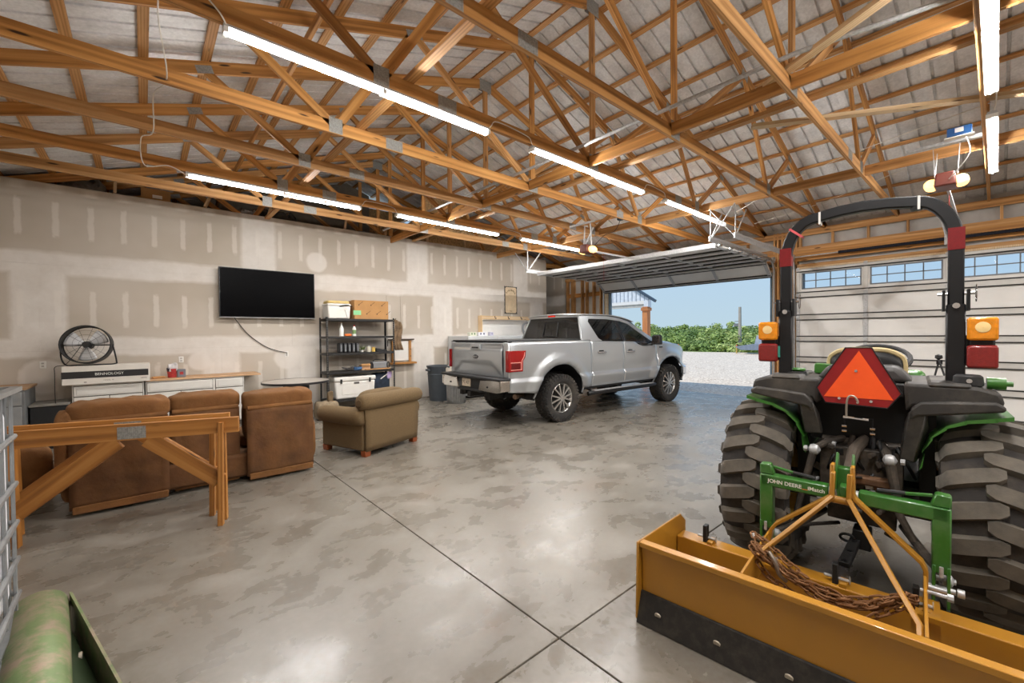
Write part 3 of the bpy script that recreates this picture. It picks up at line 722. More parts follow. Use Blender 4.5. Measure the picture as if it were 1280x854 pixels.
for xx in (0.1,): obj('post', MB().beam((xx, .02, 0), (xx, .02, 3.05), .3, .3, (1, 0, 0)), stn, po); obj('post_cap', MB().box((xx, .02, 2.92), (.4, .4, .16)), stn, po)
# ================================================================ PICKUP TRUCK (x forward from the rear axle, right side at -y)
def silver():
    m, nt, bs = newmat('silver_car_paint')
    tc = nd(nt, 'ShaderNodeTexCoord').outputs['Object']
    bs.inputs['Base Color'].default_value = c4(srgb(184, 188, 191)); bs.inputs['Metallic'].default_value = .72; bs.inputs['Roughness'].default_value = .30
    bs.inputs['Coat Weight'].default_value = .7; bs.inputs['Coat Roughness'].default_value = .06
    MATS['silver'] = m; return m
paint = silver()
tint = M('tinted_glass', srgb(16, 18, 20), .03, 0, .02, alpha=.58, spec=.6, coat=.6)
red_lens = M('red_lens', srgb(138, 8, 12), .12, 0, .1, coat=.8); dark_red = M('dark_red_lens', srgb(92, 10, 14), .2, 0, .1, coat=.6)
alloy = M('alloy_rim', srgb(196, 194, 190), .25, .85, .05)
def make_wheel(parent, x, y, out, R_=.445, W_=.30, name='wheel'):
    """wheel centred at x,y; out=-1/+1 side the face looks to"""
    w = obj(name, tire_me[out], None, parent, loc=(x, y, R_))
    for nm, me, mt in wheel_bits[out]: obj(nm, me, None, w)
    return w
def tire_mesh(out, R_=.445, W_=.30, rr=.275):
    mb = MB(); Mx = Matrix.Rotation(PI / 2, 3, 'X')   # lathe axis z -> y
    h = W_ / 2
    prof = [(rr, -h * .80), (rr + .03, -h * .95), (rr + .09, -h * 1.02), (R_ - .03, -h * .96), (R_ - .012, -h * .80), (R_ - .012, h * .80), (R_ - .03, h * .96), (rr + .09, h * 1.02), (rr + .03, h * .95), (rr, h * .80)]
    mb.lathe(prof, 40, (0, 0, 0), Mx)
    n = 38
    for i in range(n):
        a = 2 * PI * i / n
        for j, (yy, ww, off) in enumerate(((-.105, .075, 0), (-.035, .055, .5), (.035, .055, 0), (.105, .075, .5))):
            aa = a + off * 2 * PI / n; Rm = Matrix.Rotation(-aa, 3, 'Y') @ Matrix.Rotation(.35 * (1 if j % 2 else -1), 3, 'Z')
            c = Matrix.Rotation(-aa, 3, 'Y') @ Vector((0, yy, R_ - .007)); mb.box(c, (.048, ww, .02), Matrix.Rotation(-aa, 3, 'Y') @ Matrix.Rotation(.3 * (1 if j % 2 else -1), 3, 'Z'))
        for s in (-1, 1):
            aa = a + .25 * 2 * PI / n; c = Matrix.Rotation(-aa, 3, 'Y') @ Vector((0, s * (h * .99), R_ - .045)); mb.box(c, (.04, .018, .055), Matrix.Rotation(-aa, 3, 'Y'))
    return mb.mesh('tyre', rubber)
def rim_mesh(out):
    Mx = Matrix.Rotation(PI / 2, 3, 'X'); f = out * .115
    mb = MB(); mb.lathe([(.275, -.13), (.285, -.12), (.262, -.10), (.235, 0), (.262, .10), (.285, .12), (.275, .13)], 36, (0, 0, 0), Mx)
    n = 6
    for i in range(n):
        for s in (-1, 1):
            a = 2 * PI * i / n; a0 = a + s * .10; a1 = a + s * .26
            p0 = Vector((.05 * math.cos(a0), f, .05 * math.sin(a0))); p1 = Vector((.268 * math.cos(a1), f * .94, .268 * math.sin(a1)))
            mb.beam(p0, p1, .030, .034, (0, 1, 0))
    mb.cyl((0, f * .7, 0), (0, f * 1.12, 0), .062, .05, 20); 
    dk = MB(); dk.cyl((0, f * .35, 0), (0, f * .45, 0), .24, n=28)
    nuts = MB()
    for i in range(6): a = 2 * PI * i / 6 + .5; nuts.cyl((.05 * math.cos(a), f * 1.0, .05 * math.sin(a)), (.05 * math.cos(a), f * 1.2, .05 * math.sin(a)), .008, n=6)
    return [('rim', mb.mesh('rim', alloy), None), ('brake_disc', dk.mesh('brake_disc', dark_steel), None), ('lug_nut', nuts.mesh('lug_nut', chrome), None)]
_tm = tire_mesh(1); tire_me = {1: _tm, -1: _tm}; wheel_bits = {s: rim_mesh(s) for s in (1, -1)}
th = math.radians(-2.6)
tp = Vector((5.88, 5.36, 0)) + Vector((-math.sin(th), math.cos(th), 0)) * .98
truck = thing('pickup_truck', 'silver four-door pickup truck parked beside the open overhead door', 'pickup truck', (tp.x, tp.y, 0), th)
AX = 3.68; BZ = 1.50
def yw(z): return interp([(.50, .90), (.58, .945), (.80, .992), (.85, .990), (.872, .962), (1.1, .978), (1.3, .975), (1.45, .962), (1.56, .94)], z)
def bump_flare(x, z, cx):   # fender flare swelling round the arch
    r = math.hypot(x - cx, z - .46); k = max(0, 1 - abs(r - .70) / .17); return .05 * min(1, k * 1.5) ** 1.5
def zbot(x):
    base = interp([(-1.2, .66), (-.6, .60), (.6, .60), (3.1, .60), (4.2, .62), (4.6, .66)], x)
    for cx in (0, AX):
        d = abs(x - cx)
        if d < .62: base = max(base, .46 + math.sqrt(max(0, .62 ** 2 - d * d)) * 1.03)
    return base
def ztop(x): return interp([(-1.22, 1.52), (.8, 1.52), (.9, 1.50), (2.3, 1.47), (2.45, 1.40), (2.75, 1.39), (3.1, 1.46), (3.25, 1.47), (3.9, 1.39), (4.3, 1.30), (4.55, 1.18)], x)
def side_skin(name, x0, x1, s, par, mat=paint, tops=None, n=None):
    xs = []; n = n or max(6, int((x1 - x0) / .05))
    for i in range(n + 1): xs.append(x0 + (x1 - x0) * i / n)
    rows = 16
    def fn(u, v):
        x = x0 + (x1 - x0) * u; zb = zbot(x); zt_ = ztop(x) if tops is None else tops
        # rows follow fixed heights as far as the lower edge permits
        lv = [.60, .66, .74, .80, .845, .87, .9, 1.0, 1.08, 1.14, 1.2, 1.26, 1.32, 1.38, 1.45, 1.5]
        z = max(zb, min(zt_, lv[int(round(v * 15))] + (zt_ - 1.5) * v ** 3)) if v < 1 else zt_
        y = yw(z)
        for cx in (0, AX): y += bump_flare(x, z, cx)
        if x > 3.9: y -= (x - 3.9) ** 2 * .35
        if x < -1.12: y -= ((-1.12 - x) / .1) ** 2 * .03
        return (x, s * y, z)
    mb = MB().grid(fn, n + 1, rows)
    return obj(name, mb, mat, par, sharp=50, solid=.02)
for s in (-1, 1):
    bd = side_skin('bed_side', -1.22, .86, s, truck); side_skin('rear_door', .872, 1.905, s, truck); side_skin('front_door', 1.915, 3.13, s, truck); side_skin('front_fender', 3.14, 4.5, s, truck, n=30)
    for cx in (0, AX):
        fl = MB(); pts = []
        for k in range(25):
            a = -.06 + (PI + .12) * k / 24; x = cx + .635 * math.cos(a); z = .46 + .655 * math.sin(a); pts.append((x, s * (yw(z) + .022), max(z, .50)))
        fl.tube(pts, .02, 6); obj('wheel_arch_lip', fl, paint, truck)
        ln = MB(); ln.lathe([(.63, -.62), (.64, 0)] if s > 0 else [(.64, 0), (.63, .62)], 20, (cx, s * .95, .46), Matrix.Rotation(-PI / 2, 3, 'X'), PI, 2 * PI); 
        obj('wheel_well', ln, black_plastic, truck)
# dark inner body so the gaps read black
ib = MB(); ib.b2((-1.1, -.9, .75), (-.66, .9, 1.4)); ib.b2((.66, -.92, .55), (3.05, .92, 1.3)); ib.b2((-1.1, -.9, 1.16), (3.2, .9, 1.36)); ib.b2((4.32, -.8, .6), (4.42, .8, 1.15)); ib.b2((-1.0, -.55, .5), (4.3, .55, .9)); ib.b2((3.1, -.7, .8), (4.3, .7, 1.28))
obj('inner_body', ib, blackm, truck)
fr_ = MB(); 
for y in (-.45, .45): fr_.b2((-1.3, y - .05, .50), (4.3, y + .05, .66))
fr_.cyl((0, -.8, .46), (0, .8, .46), .05, n=12); fr_.lathe([(0.001, -.16), (.12, -.12), (.17, 0), (.12, .12), (.001, .16)], 14, (0, 0, .46)); fr_.cyl((AX, -.8, .46), (AX, .8, .46), .045, n=10); fr_.b2((.9, -.3, .42), (1.9, .35, .55))
for y in (-.6, .6): fr_.beam((-.7, y, .52), (.75, y, .52), .07, .03); fr_.cyl((-.05, y, .42), (-.25, y * .9, .95), .03, n=8)
obj('chassis', fr_, dark_steel, truck)
for s in (-1, 1):
    for x in (0.03, AX): make_wheel(truck, x, s * .85, s)
# tailgate
def tg(u, v):
    y = -.80 + 1.60 * u; z = .90 + .60 * v; x = -1.235
    x -= .012 * math.sin(PI * v) ; e = abs(y) / .80
    if .22 < v < .62:  # sculpted lower hollow with rising ends
        lim = .62 - .30 * max(0, (e - .55) / .45)
        if v < lim - .12: x += .0
    t = .40 - .28 * max(0, min(1, (e - .62) / .3)); x += .022 * (1 / (1 + math.exp((v - t) * 40)))
    t2 = .80; x += .018 * (1 / (1 + math.exp(-(v - t2) * 60))) * (1 - max(0, (v - .93) / .07))
    return (x, y, z)
tgm = MB().grid(tg, 41, 41); tgo = obj('tailgate', tgm, paint, truck, solid=.03, sharp=60)
hd = MB(); hd.b2((-1.27, -.16, 1.375), (-1.23, .16, 1.47)); obj('handle_plate', hd, paint, tgo, bevel=.012, seg=2)
obj('pull_handle', MB().b2((-1.278, -.11, 1.40), (-1.266, .11, 1.43)), black_plastic, tgo, bevel=.006)
ov = MB(); ov.lathe([(.001, .018), (.085, .016), (.10, .006), (.10, -.006)], 30, (-1.252, -.0, 1.245), Matrix.Rotation(-PI / 2, 3, 'Y') @ Matrix.Diagonal((.42, 1, 1)).to_3x3())
bo = obj('oval_badge', ov, M('badge_black', srgb(18, 18, 22), .3), tgo)
text('badge_script', 'Ford', .075, chrome, bo, (-1.2715, 0, 1.245), Euler((PI / 2, 0, -PI / 2)), .0015)
for s in (-1, 1):
    ps = MB(); ps.b2((-1.23, s * .805, .9), (-1.19, s * .955, 1.515)); obj('bed_corner', ps, paint, truck, bevel=.02, seg=2)
    # tail lamp wraps round the corner with the hooked outline
    def lamp(y_out, dpt):
        sh = [(-1.245, 1.005), (-.94, 1.005), (-.93, 1.19), (-.885, 1.25), (-.865, 1.37), (-1.245, 1.37)]
        return sh
    tl_ = MB(); tl_.prism([(x, s * .90, z) for x, z in lamp(0, 0)], (0, s * .10, 0)); tl_.b2((-1.252, s * .90, 1.005), (-1.21, s * .99, 1.37)); o = obj('tail_lamp', tl_, red_lens, truck, bevel=.008, seg=2)
    rf = MB(); rf.b2((-1.20, s * .9, 1.05), (-1.0, s * 1.003, 1.15)); obj('reverse_lens', rf, dark_red, o, bevel=.004)
    rm = MB(); y = s * 1.003; path = [(-1.21, y, 1.04), (-.975, y, 1.04), (-.965, y, 1.2), (-.92, y, 1.26), (-.905, y, 1.34)]; rm.tube(path, .006, 5); rm.tube([(-1.21, y, 1.165), (-.99, y, 1.165), (-.99, y, 1.045)], .005, 5)
    obj('lens_rim', rm, M('pale_red_trim', srgb(226, 150, 140), .3), o)
# tonneau cover and bed rails
tn = MB(); tn.b2((-1.2, -.93, 1.515), (.80, .93, 1.55)); obj('bed_cover', tn, black_plastic, truck, bevel=.01)
for s in (-1, 1): obj('bed_rail', MB().b2((-1.22, s * .90, 1.50), (.86, s * .955, 1.53)), black_plastic, truck, bevel=.008)
# rear bumper: chrome ends, black step
for s in (-1, 1):
    bp_ = MB()
    bp_.prism([(-1.44, s * .34, .66), (-1.44, s * .40, .845), (-1.44, s * .88, .865), (-1.40, s * .985, .86), (-1.40, s * .985, .68), (-1.44, s * .88, .655)], (.09, 0, 0)); bp_.b2((-1.42, s * .93, .68), (-1.22, s * .99, .865))
    obj('bumper_chrome', bp_, M('bumper_chrome', srgb(205, 200, 194), .14, .95, .04), truck, bevel=.012, seg=2)
bs_ = MB(); bs_.b2((-1.45, -.99, .86), (-1.2, .99, .905)); bs_.b2((-1.38, -.42, .62), (-1.28, .42, .86)); bs_.b2((-1.42, -.40, .62), (-1.3, .40, .67)); obj('bumper_step', bs_, black_plastic, truck, bevel=.012, seg=2)
obj('bumper_sensor', MB().cyl((-1.447, -.62, .74), (-1.437, -.62, .74), .016, n=12).cyl((-1.447, .62, .74), (-1.437, .62, .74), .016, n=12), blackm, truck)
lp = obj('licence_plate', MB().b2((-1.395, -.02, .69), (-1.385, .27, .84)), M('plate_tan', srgb(206, 192, 170), .5, dirt=srgb(150, 120, 90), dirt_amt=.4, dirt_scale=20), truck, bevel=.004)
text('plate_text', '7C 4LT', .075, M('plate_ink', srgb(80, 60, 60), .6), lp, (-1.3965, .125, .765), Euler((PI / 2, 0, -PI / 2)), .001)
ht = MB(); ht.b2((-1.42, -.05, .52), (-1.1, .05, .61)); ht.b2((-1.36, .20, .55), (-1.3, .30, .62)); obj('hitch_receiver', ht, dark_steel, truck, bevel=.005)
ex = MB(); ex.tube(cr([(-.2, -.55, .52), (-.6, -.62, .53), (-.9, -.75, .55), (-1.02, -.86, .56)], 5), [.035] * 15 + [.04], 12); ex.lathe([(.035, 0), (.05, .02), (.05, .16), (.042, .16), (.042, .05)], 16, (-.86, -.74, .553), Vector((-.7, -.55, .02)).to_track_quat('Z', 'Y').to_matrix()); obj('exhaust_pipe', ex, M('exhaust_steel', srgb(120, 100, 84), .4, .7), truck)
# cab greenhouse: tumblehome plane y(z)
def yg(z): return .955 - (z - 1.48) * .40
def gp(x, z, s, d=0): return (x, s * (yg(z) - d), z)
for s in (-1, 1):
    def panel(name, poly, mat, d0=0, t=.04, bev=.008):
        mb = MB(); p = [gp(x, z, s, d0) for x, z in poly]; q = [gp(x, z, s, d0 + t) for x, z in poly]; n = len(p)
        mb.add(p + q, [tuple(range(n)), tuple(range(2 * n - 1, n - 1, -1))] + [(i, (i + 1) % n, (i + 1) % n + n, i + n) for i in range(n)])
        return obj(name, mb, mat, truck, bevel=bev, seg=2)
    panel('c_pillar', [(.62, 1.50), (.74, 2.0), (.86, 2.03), (1.02, 2.03), (1.03, 1.96), (.98, 1.90), (1.14, 1.56), (1.25, 1.50)], paint)
    panel('roof_rail', [(.98, 1.955), (1.03, 2.035), (1.6, 2.035), (2.05, 1.99), (2.30, 1.93), (2.62, 1.77), (3.18, 1.47), (3.00, 1.44), (2.55, 1.70), (2.28, 1.86), (2.02, 1.92), (1.6, 1.955)], paint)
    panel('b_pillar', [(1.84, 1.97), (1.98, 1.95), (2.02, 1.46), (1.93, 1.46)], blackm, .01, .03)
    panel('side_window', [(1.00, 1.90), (1.02, 1.965), (1.88, 1.965), (1.96, 1.48), (1.24, 1.48), (1.14, 1.55)], tint, .018, .006, 0)
    panel('side_window', [(1.97, 1.955), (2.28, 1.89), (2.56, 1.73), (3.0, 1.46), (2.86, 1.38), (2.62, 1.38), (2.42, 1.46), (1.99, 1.47)], tint, .018, .006, 0)
    panel('window_trim', [(1.16, 1.50), (1.24, 1.46), (2.4, 1.45), (2.58, 1.375), (2.95, 1.37), (2.97, 1.40), (2.60, 1.395), (2.42, 1.47), (1.24, 1.485)], blackm, -.004, .02, .002)
    for hx_, hz in ((1.16, 1.27), (2.13, 1.26)):
        h = MB(); h.b2((hx_ - .13, s * .985, hz - .02), (hx_ + .13, s * 1.02, hz + .02)); ho = obj('door_handle', h, chrome, truck, bevel=.01, seg=2); obj('handle_cup', MB().b2((hx_ - .08, s * .968, hz - .05), (hx_ + .08, s * .985, hz + .05)), blackm, ho, bevel=.01)
    mr = MB(); mr.box((2.98, s * 1.10, 1.50), (.13, .22, .22), taper=(.85, .85)); mo = obj('side_mirror', mr, black_plastic, truck, bevel=.03, seg=3); obj('mirror_glass', MB().box((2.905, s * 1.10, 1.50), (.01, .17, .17)), chrome, mo); obj('mirror_arm', MB().beam((3.0, s * .92, 1.43), (2.98, s * 1.05, 1.46), .08, .05), black_plastic, mo)
    sb = MB(); sb.tube([(.75, s * .98, .46), (.85, s * 1.0, .47), (2.95, s * 1.0, .47), (3.05, s * .98, .47)], .045, 10); so = obj('running_board', sb, blackm, truck); obj('step_tread', MB().b2((.9, s * .93, .505), (2.95, s * 1.04, .515)), galv, so)
    for x in (1.0, 1.9, 2.8): so2 = MB().beam((x, s * .55, .55), (x, s * .98, .47), .05, .03); obj('board_bracket', so2, dark_steel, so)
    obj('fender_badge', MB().b2((3.24, s * .988, 1.31), (3.36, s * 1.0, 1.335)), blackm, truck)
    obj('head_lamp', MB().prism([(4.40, s * .62, 1.02), (4.40, s * .86, 1.02), (4.40, s * .84, 1.24), (4.40, s * .62, 1.24)], (.1, 0, 0)), white_plastic, truck, bevel=.01)
# roof skin
def roof(u, v):
    x = .70 + 1.85 * u; y = -.76 + 1.52 * v; e = abs(y) / .76
    z = 2.075 - .03 * e ** 3 - .0 ; 
    if x > 1.6: z -= ((x - 1.6) / .95) ** 2 * .135
    if x < .85: z -= ((.85 - x) / .15) ** 2 * .02
    return (x, y, z)
obj('roof_panel', MB().grid(roof, 24, 15), paint, truck, solid=.02)
# windscreen, rear glass
def quadm(a, b, c, d, t): mb = MB(); n_ = (Vector(b) - Vector(a)).cross(Vector(d) - Vector(a)).normalized() * t; return mb.prism([a, b, c, d], n_)
obj('windscreen', quadm((3.20, -.80, 1.47), (3.20, .80, 1.47), (2.50, .70, 1.93), (2.50, -.70, 1.93), .008), tint, truck)
rg = obj('rear_window', quadm((.64, -.90, 1.54), (.64, .90, 1.54), (.735, .73, 1.99), (.735, -.73, 1.99), .008), tint, truck)
sf = MB(); 
for (a, b) in (((.632, -.22, 1.60), (.715, -.20, 1.90)), ((.632, .22, 1.60), (.715, .20, 1.90)), ((.632, -.22, 1.60), (.632, .22, 1.60)), ((.715, -.2, 1.9), (.715, .2, 1.9))): sf.beam(a, b, .02, .012)
obj('slider_frame', sf, blackm, rg)
cbk = MB()
for s in (-1, 1): cbk.prism([(.62, s * .955, 1.48), (.64, s * .88, 1.50), (.745, s * .71, 2.0), (.74, s * .75, 2.03)], (.05, 0, 0))
cbk.b2((.60, -.95, 1.42), (.72, .95, 1.545)); cbk.beam((.745, -.74, 2.015), (.745, .74, 2.015), .06, .06); obj('cab_back', cbk, paint, truck, bevel=.01)
obj('brake_light', MB().box((.712, 0, 2.03), (.02, .22, .035)), M('brake_red', srgb(220, 40, 24), .2), truck, bevel=.005)
# interior: seats with headrests, dash, wheel
stm = M('truck_seat_dark', srgb(46, 44, 46), .8)
st = MB()
for x, ys_ in ((2.05, (-.42, .42)), (1.2, (-.48, 0, .48))):
    for y in ys_: st.box((x, y, 1.30), (.45, .5, .2)); st.box((x - .22, y, 1.52), (.14, .46, .5)); st.box((x - .25, y, 1.80), (.09, .26, .16))
obj('seats', st, stm, truck, bevel=.04, seg=2)
ds = MB(); ds.b2((2.75, -.85, 1.2), (3.2, .85, 1.42)); ds.lathe([(.17, -.01), (.19, 0), (.17, .01)], 20, (2.62, .42, 1.46), Matrix.Rotation(-1.1, 3, 'Y')); obj('dashboard', ds, blackm, truck)
# hood
def hood(u, v):
    x = 3.15 + 1.30 * u; y = -.86 + 1.72 * v; e = abs(y) / .86
    z = 1.49 - .10 * u ** 1.6 - .05 * e ** 4; z += .02 * (1 if .35 < e < .75 else 0)
    if u > .9: z -= ((u - .9) / .1) ** 2 * .08
    return (x, y * (1 - .06 * u), z)
obj('hood', MB().grid(hood, 22, 21), paint, truck, solid=.02, sharp=60)
obj('grille', MB().b2((4.42, -.7, .75), (4.5, .7, 1.28)), chrome, truck, bevel=.02); obj('front_bumper', MB().b2((4.38, -.93, .60), (4.56, .93, .82)), chrome, truck, bevel=.03, seg=2)
# ================================================================ TRACTOR (x forward from the slow-moving sign, y left)
ta = math.radians(5.3)
tractor = thing('tractor', 'green and black compact tractor with roll bar and orange triangle, seen from behind', 'tractor', (3.33, .557, 0), ta)
jd_green = M('tractor_green', srgb(52, 112, 34), .35, 0, .08, 5, coat=.3, dirt=srgb(90, 96, 70), dirt_amt=.25)
hitch_green = M('hitch_green', srgb(46, 106, 34), .35, 0, .10, 9, coat=.25, dirt=srgb(110, 120, 92), dirt_amt=.3, dirt_scale=9)
yellow_rim = M('rim_yellow', srgb(206, 176, 84), .5, 0, .1, dirt=srgb(120, 100, 66), dirt_amt=.4)
fender_blk = M('fender_black', srgb(50, 47, 44), .6, 0, .2, 8, .15, 150, dirt=srgb(108, 100, 88), dirt_amt=.45, dirt_scale=4)
greasy = M('greasy_steel', srgb(62, 56, 50), .6, .3, .3, 18, .3, 60, dirt=srgb(110, 98, 84), dirt_amt=.5, dirt_scale=9)
black_metal = M('black_metal', srgb(16, 16, 16), .5, .2, .2)
lug_m = M('lug_rubber', srgb(82, 77, 70), .88, 0, .22, 14, .3, 90, dirt=srgb(112, 102, 88), dirt_amt=.5, dirt_scale=6)
carcass_m = M('carcass_rubber', srgb(46, 42, 39), .85, 0, .25, 10, .3, 60, dirt=srgb(88, 78, 66), dirt_amt=.4, dirt_scale=8)
def ag_tyre(R_, W_, rr, nlug, par, x, y, side, name='rear_wheel'):
    h = W_ / 2; Mx = Matrix.Rotation(PI / 2, 3, 'X'); d = .035 * R_ / .56
    Rc = R_ - d
    def rad(v): v = abs(v) / h; return Rc - .06 * R_ * v ** 3.2          # carcass radius against lateral position
    prof = [(rr, -h * .70), (rr + .02, -h * .82), (rr + (Rc - rr) * .45, -h * 1.0), (rad(-h) - .02, -h * .97)] + [(rad(h * k / 6), h * k / 6 * .96) for k in range(-6, 7)] + [(rad(h) - .02, h * .97), (rr + (Rc - rr) * .45, h * 1.0), (rr + .02, h * .82), (rr, h * .70)]
    w = obj(name, MB().lathe(prof, 48, (0, 0, 0), Mx), carcass_m, par, loc=(x, y, R_))
    # lugs: slanting bars from just past the centre line round the shoulder
    for sd in (-1, 1):
        lug = MB(); n = 9
        secs = []
        for k in range(n):
            t = k / (n - 1); v = -.18 * h + t * 1.20 * h; a = .10 + t * .09 + .03 * t * t; ww = (.043 + .006 * t) / 1.0 * R_ / .56
            if k == 0: ww *= .55
            if v > h * 1.0: ro, vo = rad(h) - .05 * (v - h) / (.02 * h + .001) * .0 - .035, h * 1.0
            else: ro, vo = rad(v) , v
            top = ro + d * (1 if v < h * .9 else .75); base = ro - .02
            def P(aa, r, q): return Vector((r * math.cos(aa), sd * q, r * math.sin(aa)))
            da = ww / R_
            secs.append([P(a - da * 1.25, base, vo), P(a - da * .85, top, vo), P(a + da * .85, top, vo), P(a + da * 1.25, base, vo)])
        # down the side wall
        a = .22; da = .044 / R_ * .9
        secs.append([P(a - da * 1.2, rad(h) - .03, h * .985), P(a - da * .8, rad(h) - .01, h * 1.07), P(a + da * .8, rad(h) - .01, h * 1.07), P(a + da * 1.2, rad(h) - .03, h * .985)])
        secs.append([P(a + .02 - da * .9, rad(h) - .10, h * .97), P(a + .02 - da * .6, rad(h) - .10, h * 1.03), P(a + .02 + da * .6, rad(h) - .10, h * 1.03), P(a + .02 + da * .9, rad(h) - .10, h * .97)])
        lug.ring(secs); me = lug.mesh('lug', lug_m, sharp=50)
        for i in range(nlug):
            o = obj('lug', me, None, w, rot=(0, 2 * PI * (i + (.5 if sd > 0 else 0)) / nlug, 0))
    rm = MB(); rm.lathe([(rr, -h * .75), (rr + .015, -h * .78), (rr - .01, -h * .6), (rr - .03, -h * .2), (rr - .03, h * .2), (rr - .01, h * .6), (rr + .015, h * .78), (rr, h * .75)], 32, (0, 0, 0), Mx)
    rm.lathe([(.001, side * .02), (rr * .35, side * .02), (rr * .55, side * .05), (rr - .03, side * .02)], 32, (0, 0, 0), Mx); rm.cyl((0, side * -.1, 0), (0, side * -.16, 0), .08, n=16)
    obj('rim', rm, yellow_rim, w)
    return w
AXX = .27
for sd in (-1, 1): ag_tyre(.57, .40, .27, 20, tractor, AXX, sd * .545, sd)
for sd in (-1, 1): ag_tyre(.36, .26, .16, 16, tractor, AXX + 1.72, sd * .56, sd, 'front_wheel')
# axle, transmission housing, frame, bonnet
ax_ = MB(); ax_.cyl((AXX, -.42, .57), (AXX, .42, .57), .09, n=16); ax_.b2((.1, -.17, .42), (1.2, .17, .82)); ax_.b2((.0, -.20, .60), (.35, .20, .92)); ax_.b2((1.2, -.2, .45), (2.2, .2, .70)); ax_.cyl((AXX + 1.72, -.5, .36), (AXX + 1.72, .5, .36), .05, n=12)
for k in range(7): ax_.cyl((.02 - .01, -.14 + k * .045, .66 + .03 * (k % 3)), (-.03, -.14 + k * .045, .66 + .03 * (k % 3)), .014, n=8)
obj('transmission', ax_, greasy, tractor, bevel=.015)
def hd_(u, v):
    x = 1.12 + 1.25 * u; a = PI * v; w = .30 - .05 * u; top = 1.36 - .13 * u - .10 * u ** 4
    y = -w * math.cos(a); z = .80 + (top - .80) * min(1, math.sin(a) * 1.25) ** .6
    return (x, y, z)
obj('bonnet', MB().grid(hd_, 14, 21), jd_green, tractor, solid=.01); obj('nose', MB().b2((2.33, -.24, .75), (2.40, .24, 1.12)), black_plastic, tractor, bevel=.03, seg=2)
obj('bonnet_rear', MB().box((1.10, 0, 1.1), (.12, .62, .5)), jd_green, tractor, bevel=.05, seg=3)
ds_ = MB(); ds_.box((1.0, -.03, 1.2), (.2, .36, .45), taper=(.7, .8)); obj('dash_console', ds_, fender_blk, tractor, bevel=.03, seg=2)
obj('foot_deck', MB().b2((.55, -.55, .58), (1.25, .55, .63)), black_metal, tractor)
# steering wheel
Ms = Matrix.Rotation(math.radians(-28), 3, 'Y')
sw = MB(); sw.tube([Vector((.88, -.03, 1.44)) + Ms @ Vector((.195 * math.cos(a), .195 * math.sin(a), 0)) for a in [2 * PI * k / 28 for k in range(28)]], .016, 8, closed=True)
for a in (0.3, 2.4, 4.5): sw.beam((.88, -.03, 1.43), Vector((.88, -.03, 1.44)) + Ms @ Vector((.19 * math.cos(a), .19 * math.sin(a), 0)), .03, .012)
sw.cyl((.88, -.03, 1.45), (.98, -.03, 1.28), .04, .05, 12); obj('steering_wheel', sw, black_plastic, tractor)
# seat: black shell with pale rear edge
def seat(u, v):
    y = -.21 + .42 * u; z = 1.02 + .49 * v; e = abs(2 * u - 1); x = .42 - .06 * (1 - e ** 2) + .10 * (1 - v) ** 2 * 0
    z -= .07 * e ** 4 * v; y *= 1 - .12 * v * e
    return (x, y, z)
se = obj('seat', MB().grid(seat, 15, 10), M('seat_black', srgb(34, 34, 34), .5), tractor, solid=.05)
rimp = [seat(0, .35)] + [seat(0, .7)] + [seat(k / 10, 1) for k in range(11)] + [seat(1, .7), seat(1, .35)]
rb = MB(); rb.tube(cr([(p[0] - .01, p[1] * 1.04, p[2] + .015) for p in rimp], 3), .019, 8); obj('seat_piping', rb, M('seat_tan', srgb(196, 176, 128), .6), se)
obj('seat_cushion', MB().box((.62, 0, 1.0), (.42, .42, .12)), M('seat_yellow', srgb(206, 170, 50), .5), tractor, bevel=.04, seg=2)
